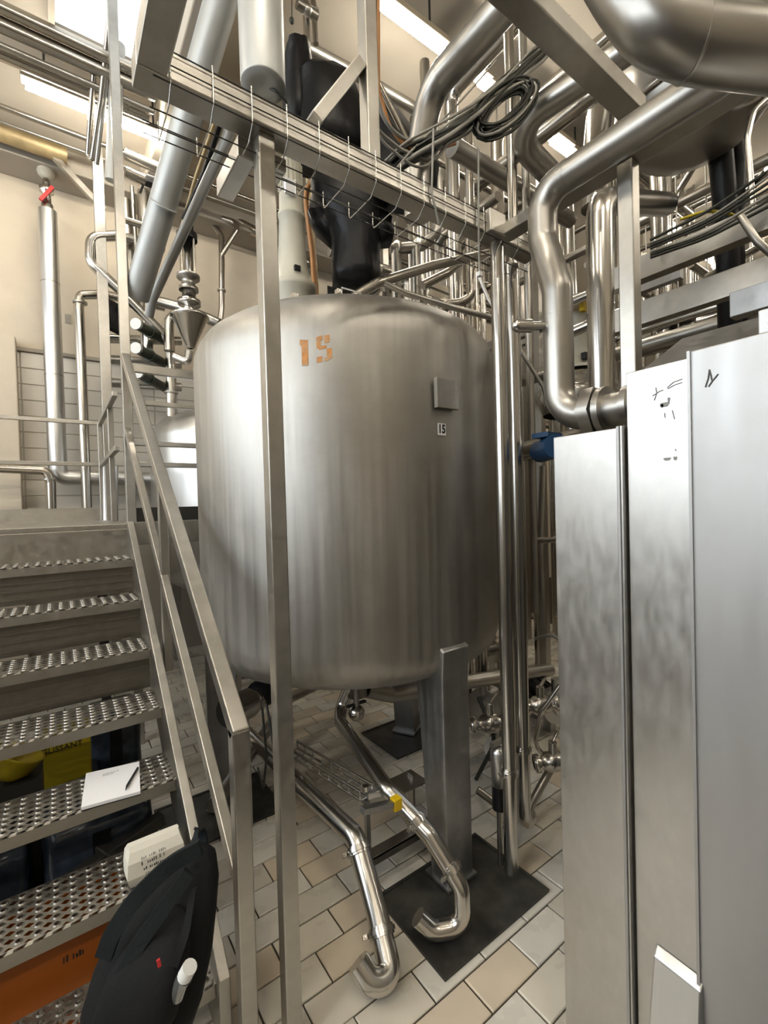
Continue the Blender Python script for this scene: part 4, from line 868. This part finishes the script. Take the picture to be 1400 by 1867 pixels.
# ---------------------------------------------------------------- right background: channels, hopper, hoses
for k, (a, b_, lb) in enumerate((((2.3,-.5),(2.300,0.986,2.727),'upper steel channel running back right of the short post'),((2.3,-.5),(2.300,0.961,2.519),'middle steel channel running back right of the short post'))):
    b_ = V(b_); 
    o = MB().bar((2.3,b_.y+.25,b_.z), (2.3,-.6,b_.z), .07, .105).build('steel_channel', M['frame'], bevel=.003); tag(o, lb, 'beam', 'steel channels behind the cabinet')
    MB().bar((2.262,b_.y+.25,b_.z-.056), (2.262,-.6,b_.z-.056), .02, .01).build('lower_lip', M['frame'], o)
o = MB().bar((2.05,(2.050,0.612,2.280)[1],(2.050,0.858,2.340)[2]), (2.05,-.6,(2.050,0.858,2.340)[2]), .06, .09).build('steel_channel', M['leg'], bevel=.003); tag(o, 'lowest dark steel channel just over the cabinet top', 'beam', 'steel channels behind the cabinet')
hp = thing('hopper_vessel', 'dark round bottomed vessel hanging under the right beam', 'vessel', (2.382,0.910,3.328))
c = V((2.557,0.911,3.511)); MB().lathe([(0,-.20),(.12,-.195),(.24,-.15),(.31,-.06),(.33,.02),(.33,.4),(0,.4)], c, n=36).build('shell', M['pipe_dull'], hp)
MB().tube([c+V((.335*math.cos(t), .335*math.sin(t), -.02)) for t in [2*math.pi*i/36 for i in range(37)]], .012, 8, caps=False).build('rim', M['pipe'], hp)
MB().tube([(2.670,1.074,3.425),(2.673,0.948,3.388),(2.676,0.885,3.416)], .014, 10, bend=.08).build('rim_pipe', M['pipe'], hp)
for k, (pp, r, lb) in enumerate((([(2.775,0.878,3.551),(2.847,0.881,3.266),(2.916,0.889,3.040),(3.032,0.918,2.556)], .055, 'fat black wrapped hose hanging at far right, left strand'), ([(2.897,0.853,3.590),(2.967,0.860,3.385),(3.008,0.885,3.068),(3.130,0.910,2.573)], .045, 'fat black wrapped hose hanging at far right, right strand'))):
    o = MB().tube(pp, r, 14, bend=.2).build('wrapped_hose', M['bag_black']); tag(o, lb, 'hose')
    MB().ring(V(pp[2]), (0,0,1), r*1.08, .03, 14).build('band', M['black'], o)
pipe('hooked_tube', [(2.616,0.620,3.404),(2.539,0.674,3.323),(2.516,0.688,3.215),(2.525,0.674,2.902),(2.529,0.669,2.805)], .013, 'thin bright hooked tube near the right edge', 'pipe', .1, 10)
pipe('brace_tube', [(3.086,1.026,3.653),(3.178,1.204,3.533),(3.154,1.220,3.483)], .018, 'bright slanting tube under the dark vessel', 'pipe', 0, 10)
pipe('light_pipe', [(3.162,0.963,3.250),(2.973,0.730,3.281)], .02, 'light pipe crossing behind the hooked tube at the right edge', 'pipe', 0, 10)
pipe('level_pipe', [(3.414,1.146,3.037),(3.090,0.762,2.976)], .022, 'light pipe between the two steel channels at the right edge', 'pipe', 0, 10)
pipe('level_pipe', [(2.643,1.698,2.871),(2.719,1.521,2.908),(2.706,1.284,2.905)], .03, 'bright pipe end behind the thick bent pipe, upper', 'pipe', 0, 12)
pipe('level_pipe', [(2.364,1.522,2.573),(2.422,1.358,2.607),(2.399,1.128,2.594)], .032, 'bright pipe end behind the thick bent pipe, lower', 'pipe', 0, 12)
for k in range(7):
    a = V((2.046,0.891,2.686))+V((0,0,.012*k-.04)); b_ = V((2.203,0.534,2.784))+V((0,0,.022*k-.06)); mid = (a+b_)/2+V((0,0,-.02-.008*(k%3)))
    o = MB().tube([a, mid, b_], .0045 if k % 2 else .006, 6, bend=.5).build('strung_cable', M['cable_grey' if k in (2,5) else 'cable_black'])
    tag(o, ('lowest','second lowest','third lowest','middle','third highest','second highest','highest')[k]+' of the cables strung from the short right post to the right edge', 'cable', 'cables strung at right')
o = MB().tube([(2.095,0.796,2.771),(2.128,0.711,2.775),(2.224,0.641,2.752),(2.274,0.603,2.668),(2.320,0.569,2.623)], .006, 8, bend=.2).build('yellow_green_cable', M['yellow_dim']); tag(o, 'dull yellow cable arching over the strung black cables at right', 'cable')
o = MB().tube([(2.171,0.617,2.715),(2.155,0.564,2.591),(2.219,0.516,2.517)], .014, 8).build('flex_conduit', M['pipe_dull']); tag(o, 'grey flexible conduit dropping off at the right edge', 'conduit')
bg = thing('black_bagged_motor', 'black bag wrapped motor in the top right corner above the thick pipe', 'motor', (3.136,1.006,4.379))
MB().loft([ring((3.185,0.970,4.330),.12,.12,1), ring((3.192,0.966,4.392),.16,.14,2), ring((3.216,0.951,4.501),.15,.13,3), ring((3.232,0.942,4.594),.08,.08,4)]).build('wrapping', M['bag_black'], bg)
fv = thing('flange_valve', 'pale valve with a white cone body under the thick pipe at top right', 'valve', (2.786,1.254,4.171))
c = V((2.772,1.263,4.156)); ax = V((.5,-.2,.85)).normalized()
MB().lathe([(.04,-.16),(.07,-.14),(.10,.10),(.08,.12),(.08,.2)], c, ax, 22).build('cone', M['tank2'], fv); MB().lathe([(.12,-.2),(.12,-.16),(0,-.16)], c, ax, 22).build('flange', M['pipe_dull'], fv)
MB().cyl(c+ax*.2, c+ax*.34, .075, 18).build('actuator', M['black'], fv)
pipe('level_pipe', [(2.494,1.337,4.051),(2.435,1.133,4.006),(2.394,0.916,3.998)], .035, 'bright pipe end above the dark top beam', 'pipe', 0, 14)
pipe('upright_duct', [(2.897,1.542,4.103),(2.867,1.557,3.807),(2.848,1.564,3.493)], .085, 'short bright upright duct between the lamps and the right beam', 'pipe', 0, 18)
iv = thing('ivory_dosing_head', 'ivory housing seen between the thick bent pipe and the polished one', 'motor', (2.817,1.689,2.585))
c = V((2.815,1.689,2.506)); MB().lathe([(.14,-.02),(.14,.0),(.09,.01),(.085,.12),(.075,.30),(.08,.31),(.08,.46),(0,.47)], c, n=22).build('housing', M['ivory'], iv)
MB().lathe([(.22,-.30),(.26,-.2),(.24,-.12),(.15,-.05),(.13,-.02),(0,-.02)], c, n=26).build('base', M['pipe'], iv); MB().box(tuple(c+V((-.07,-.10,.03))), tuple(c+V((-.03,-.07,.07)))).build('slot', M['black'], iv); MB().box(tuple(c+V((-.08,-.10,.33))), tuple(c+V((-.04,-.07,.40)))).build('yellow_label', M['yellow'], iv)
bm_ = thing('blue_motor', 'dark blue motor peeping out left of the narrow cover panel', 'motor', (1.710,1.177,1.863))
c = V((1.712,1.176,1.870)); MB().cyl(c+V((-.02,-.06,0)), c+V((.10,.10,0)), .05, 20).build('casing', M['blue'], bm_); MB().box(tuple(c+V((-.03,-.03,.045))), tuple(c+V((.07,.05,.065)))).build('terminal_box', M['blue'], bm_)
q = V((1.896,1.165,1.821)); MB().bar(c+V((.06,.05,0)), q, .03, .03).bar(q, (q.x,q.y,0), .04, .04, (0,1,0)).build('stand', M['dark'], bm_)

# ---------------------------------------------------------------- pumps and hoses on the floor at the right of the tank
def floor_pump(p, ang, lb, mt='pipe', mo='dark', s=1.0):
    p = V(p); a = math.radians(ang); ax = V((math.cos(a), math.sin(a), 0))
    t = thing('floor_pump', lb, 'pump', tuple(p), 'pumps on the floor right of the tank'); c = p+V((0,0,.22*s))
    MB().tube([c-ax*.02, c+ax*.08*s], .11*s, 22).tube([c-ax*.08*s, c-ax*.02], .045*s, 16).tube([c+V((0,0,.08*s)), c+V((0,0,.2*s))], .035*s, 14).build('casing', M[mt], t)
    MB().tube([c+ax*.10*s, c+ax*.36*s], .085*s, 20).tube([c+ax*.36*s, c+ax*.40*s], .07*s, 20).build('motor', M[mo], t)
    g = MB()
    for k in range(12):
        b = 2*math.pi*k/12; _, s_, u_ = frame_of(ax); q = c+(s_*math.cos(b)+u_*math.sin(b))*.088*s; g.bar(q+ax*.12*s, q+ax*.34*s, .006, .02, s_*math.cos(b)+u_*math.sin(b))
    g.build('cooling_rib_set', M[mo], t)['kind'] = 'stuff'
    for k in (.12, .32): MB().box(tuple(p+ax*k*s-V((.03,.03,0))), tuple(p+ax*k*s+V((.03,.03,.14*s)))).build('foot', M['leg'], t)
floor_pump((2.05,1.75,0), 20, 'steel pump on the floor just right of the front riser pipes', 'pipe', 'leg', .9)
floor_pump((2.351,2.144,0.000), 15, 'dark pump on the floor behind the tank right leg', 'pipe_dull', 'dark', 1.1)
floor_pump((2.75,1.85,0), 60, 'pump with bright casing half hidden by the cover panel', 'tank2', 'black', 1.0)
floor_pump((3.3,2.9,0), 0, 'far pump deep in the gap right of the tank', 'pipe', 'dark', 1.1)
for k, (p, lb) in enumerate((((2.121,1.530,0.524),'small bright floor valve beside the slim riser, uppermost of three'),((2.037,1.400,0.299),'small bright floor valve at the edge of the cover panel, lowest of three'),((1.780,1.590,0.506),'small bright floor valve between the front leg and the open ended riser'))):
    c = V(p); t = thing('floor_valve', lb, 'valve', (c.x,c.y,0), 'small valves by the floor'); ax = V((.7,-.6,.15)).normalized()
    MB().lathe([(.03,-.10),(.045,-.095),(.045,-.07),(.03,-.06),(.05,-.03),(.05,.03),(.03,.06),(.045,.07),(.045,.095),(.03,.10)], c, ax, 16).build('body', M['pipe'], t)
    MB().cyl(c, c+V((0,0,.10)), .022, 12).tube([c+V((0,0,.10)), c+V((.09,.03,.115))], .009, 8).build('handle', M['pipe'], t)
    MB().tube([c+ax*.09, c+ax*.16, (c+ax*.16)*1.0+V((0,0,-.12)), V((c.x+ax.x*.16, c.y+ax.y*.16, 0.0))], .022, 12, bend=.05).build('foot_pipe', M['pipe_dull'], t)
bvt = thing('chrome_bottle', 'small chrome cylinder standing just left of the open ended riser', 'cylinder', (1.582,1.360,0.399))
c = V((1.576,1.366,0.454)); MB().lathe([(.0,-.09),(.03,-.085),(.032,-.03),(.034,.02),(.034,.07),(.02,.09),(0,.09)], c, n=20).build('body', M['tank2'], bvt); MB().cyl(c+V((0,0,-.19)), c+V((0,0,-.088)), .03, 16).build('lower_body', M['black'], bvt); MB().bar(c+V((-.04,0,.11)), c+V((.04,0,.11)), .02, .02).build('lever', M['tank2'], bvt)
MB().cyl((c.x,c.y,0), (c.x,c.y,c.z-.185), .012, 8).build('stem', M['pipe_dull'], bvt)
for k, (pp, mt, r, lb) in enumerate((([(1.679,1.594,0.194),(1.810,1.431,0.060),(2.085,1.427,0.264)], 'pipe_dull', .02, 'grey hose lying across behind the two front risers'), ([(2.122,1.409,0.668),(2.035,1.469,0.526),(2.089,1.548,0.300),(2.183,1.478,0.176)], 'pipe', .012, 'thin bright bent tube beside the cover panel low down'), ([(2.362,1.732,0.795),(2.371,1.604,0.854),(2.331,1.508,0.804)], 'cable_grey', .01, 'pale hose arching at the left edge of the cover panel'), ([(1.921,1.797,0.536),(1.919,1.671,0.336),(1.957,1.865,0.015)], 'cable_black', .012, 'black hose on the tiles right of the front leg'), ([(2.283,1.678,1.410),(2.275,1.561,1.417),(2.286,1.431,1.437)], 'pipe', .018, 'short level pipe in the dark gap left of the cover panel'), ([(2.438,1.700,1.855),(2.407,1.711,1.350),(2.409,1.699,0.810)], 'pipe_dull', .022, 'dark upright pipe in the gap left of the cover panel'))):
    o = MB().tube(pp, r, 10, bend=.12).build('floor_hose', M[mt]); tag(o, lb, 'hose')

# ---------------------------------------------------------------- pipe racks in the depth of the hall
RACK = []
def in_view(p):
    rel = V(p)-V((0,0,1.65)); d = rel.dot(fw); return (700+FPX*rel.dot(rt)/d, 933.5-FPX*rel.dot(up)/d) if d > .3 else (-9999, 0)
rnd = random.Random(11)
vert = []
for k in range(58):
    az = math.radians(rnd.uniform(36, 76)); dist = rnd.uniform(3.6, 7.2); vert.append((dist*math.sin(az), min(dist*math.cos(az), 5.3)))
for k in range(8):
    az = math.radians(rnd.uniform(40.5, 52)); dist = rnd.uniform(3.3, 4.2); vert.append((dist*math.sin(az), dist*math.cos(az)))
ok = []
for p in sorted(vert, key=lambda q: math.atan2(q[0], q[1])):
    if math.hypot(p[0]-TC[0], p[1]-TC[1]) < 1.0: continue
    if all(math.hypot(p[0]-q[0], p[1]-q[1]) > .12 for q in ok): ok.append(p)
def ordinal(n): return '%d%s' % (n, 'th' if 10 <= n % 100 <= 20 else {1:'st',2:'nd',3:'rd'}.get(n % 10, 'th'))
for k, (x, y) in enumerate(ok):
    r = rnd.choice((.025,.03,.035,.04,.05)); z0 = 0.0; z1 = rnd.choice((3.4,4.0,4.6,5.1))
    mt = rnd.choice(('pipe','pipe','pipe_far','pipe_far','pipe_dull'))
    pts = [(x,y,z0),(x,y,z1)]
    if z1 < 5: pts.append((x+rnd.choice((-1,1))*rnd.uniform(.5,1.4), y, z1) if rnd.random() < .6 else (x, y-rnd.uniform(.5,1.4), z1))
    fl_ = [((x,y,rnd.uniform(2.2,3.4)),(0,0,1))] if rnd.random() < .5 else []
    pipe('rack_riser', pts, r, 'upright pipe of the far rack, %s from the left among the rack uprights' % ordinal(k+1), mt, .09, 12, 'upright pipes of the far rack', flanges=fl_)
hz_ = []
for k in range(34):
    along_x = rnd.random() < .5; z = 2.15+2.85*(k+rnd.random())/34
    if along_x: x0, y = rnd.uniform(2.4, 4.5), rnd.uniform(3.2, 5.2); a, b_ = (x0,y,z), (x0+rnd.uniform(1.0,3.5),y,z)
    else: x, y0 = rnd.uniform(3.0, 6.8), rnd.uniform(-.3, 1.2); a, b_ = (x,y0,z), (x,y0+rnd.uniform(1.2,3.2),z)
    hz_.append((z, a, b_))
for k, (z, a, b_) in enumerate(hz_):
    pipe('rack_runner', [a, b_], rnd.choice((.025,.03,.04,.05)), 'level pipe of the far rack, %s from the bottom among the rack runners' % ordinal(k+1), rnd.choice(('pipe','pipe_far','pipe_far','pipe_dull')), 0, 12, 'level pipes of the far rack')
    ho = bpy.data.objects['rack_runner' + ('.%03d' % k if k else '')]
    for f_ in (.2, .8):
        q = V(a).lerp(V(b_), f_); MB().tube([q, (q.x, q.y, CEIL-.005)], .007, 6).build('hanger', M['pipe_dull'], ho)
for k in range(16):
    x, y = ok[(k*4+2) % len(ok)]; z = 2.1+.08*k
    t = thing('rack_valve', 'small valve on the far pipe rack, %s from the bottom among the rack valves' % ordinal(k+1), 'valve', (x, y, z), 'small valves of the far rack')
    MB().lathe([(.05,-.09),(.07,-.08),(.07,-.05),(.05,-.03),(.075,0),(.05,.03),(.07,.05),(.07,.08),(.05,.09)], (x,y,z), n=14).build('body', M['pipe'], t)
    MB().tube([(x-.03,y-.06,z),(x-.06,y-.2,z)], .045, 12).build('actuator', M[('tank2','black','white','dark')[k % 4]], t)
for k in range(6):
    x = 2.9+.8*k; y = (3.9, 2.6, 3.4, 1.6, 2.2, .9)[k]
    o = MB().bar((x,y,0), (x,y,CEIL-.01), .07, .07, (0,1,0)).build('rack_column', M['frame'], bevel=.003); tag(o, 'square column of the far rack, %s from the left among the rack columns' % ordinal(k+1), 'column', 'square columns of the far rack')
    o = MB().bar((x,y-1.2,3.0+.25*(k % 3)), (x,y+1.0,3.0+.25*(k % 3)), .06, .08).build('rack_beam', M['leg'], bevel=.003); tag(o, 'cross beam of the far rack, %s from the left among the rack beams' % ordinal(k+1), 'beam', 'cross beams of the far rack')
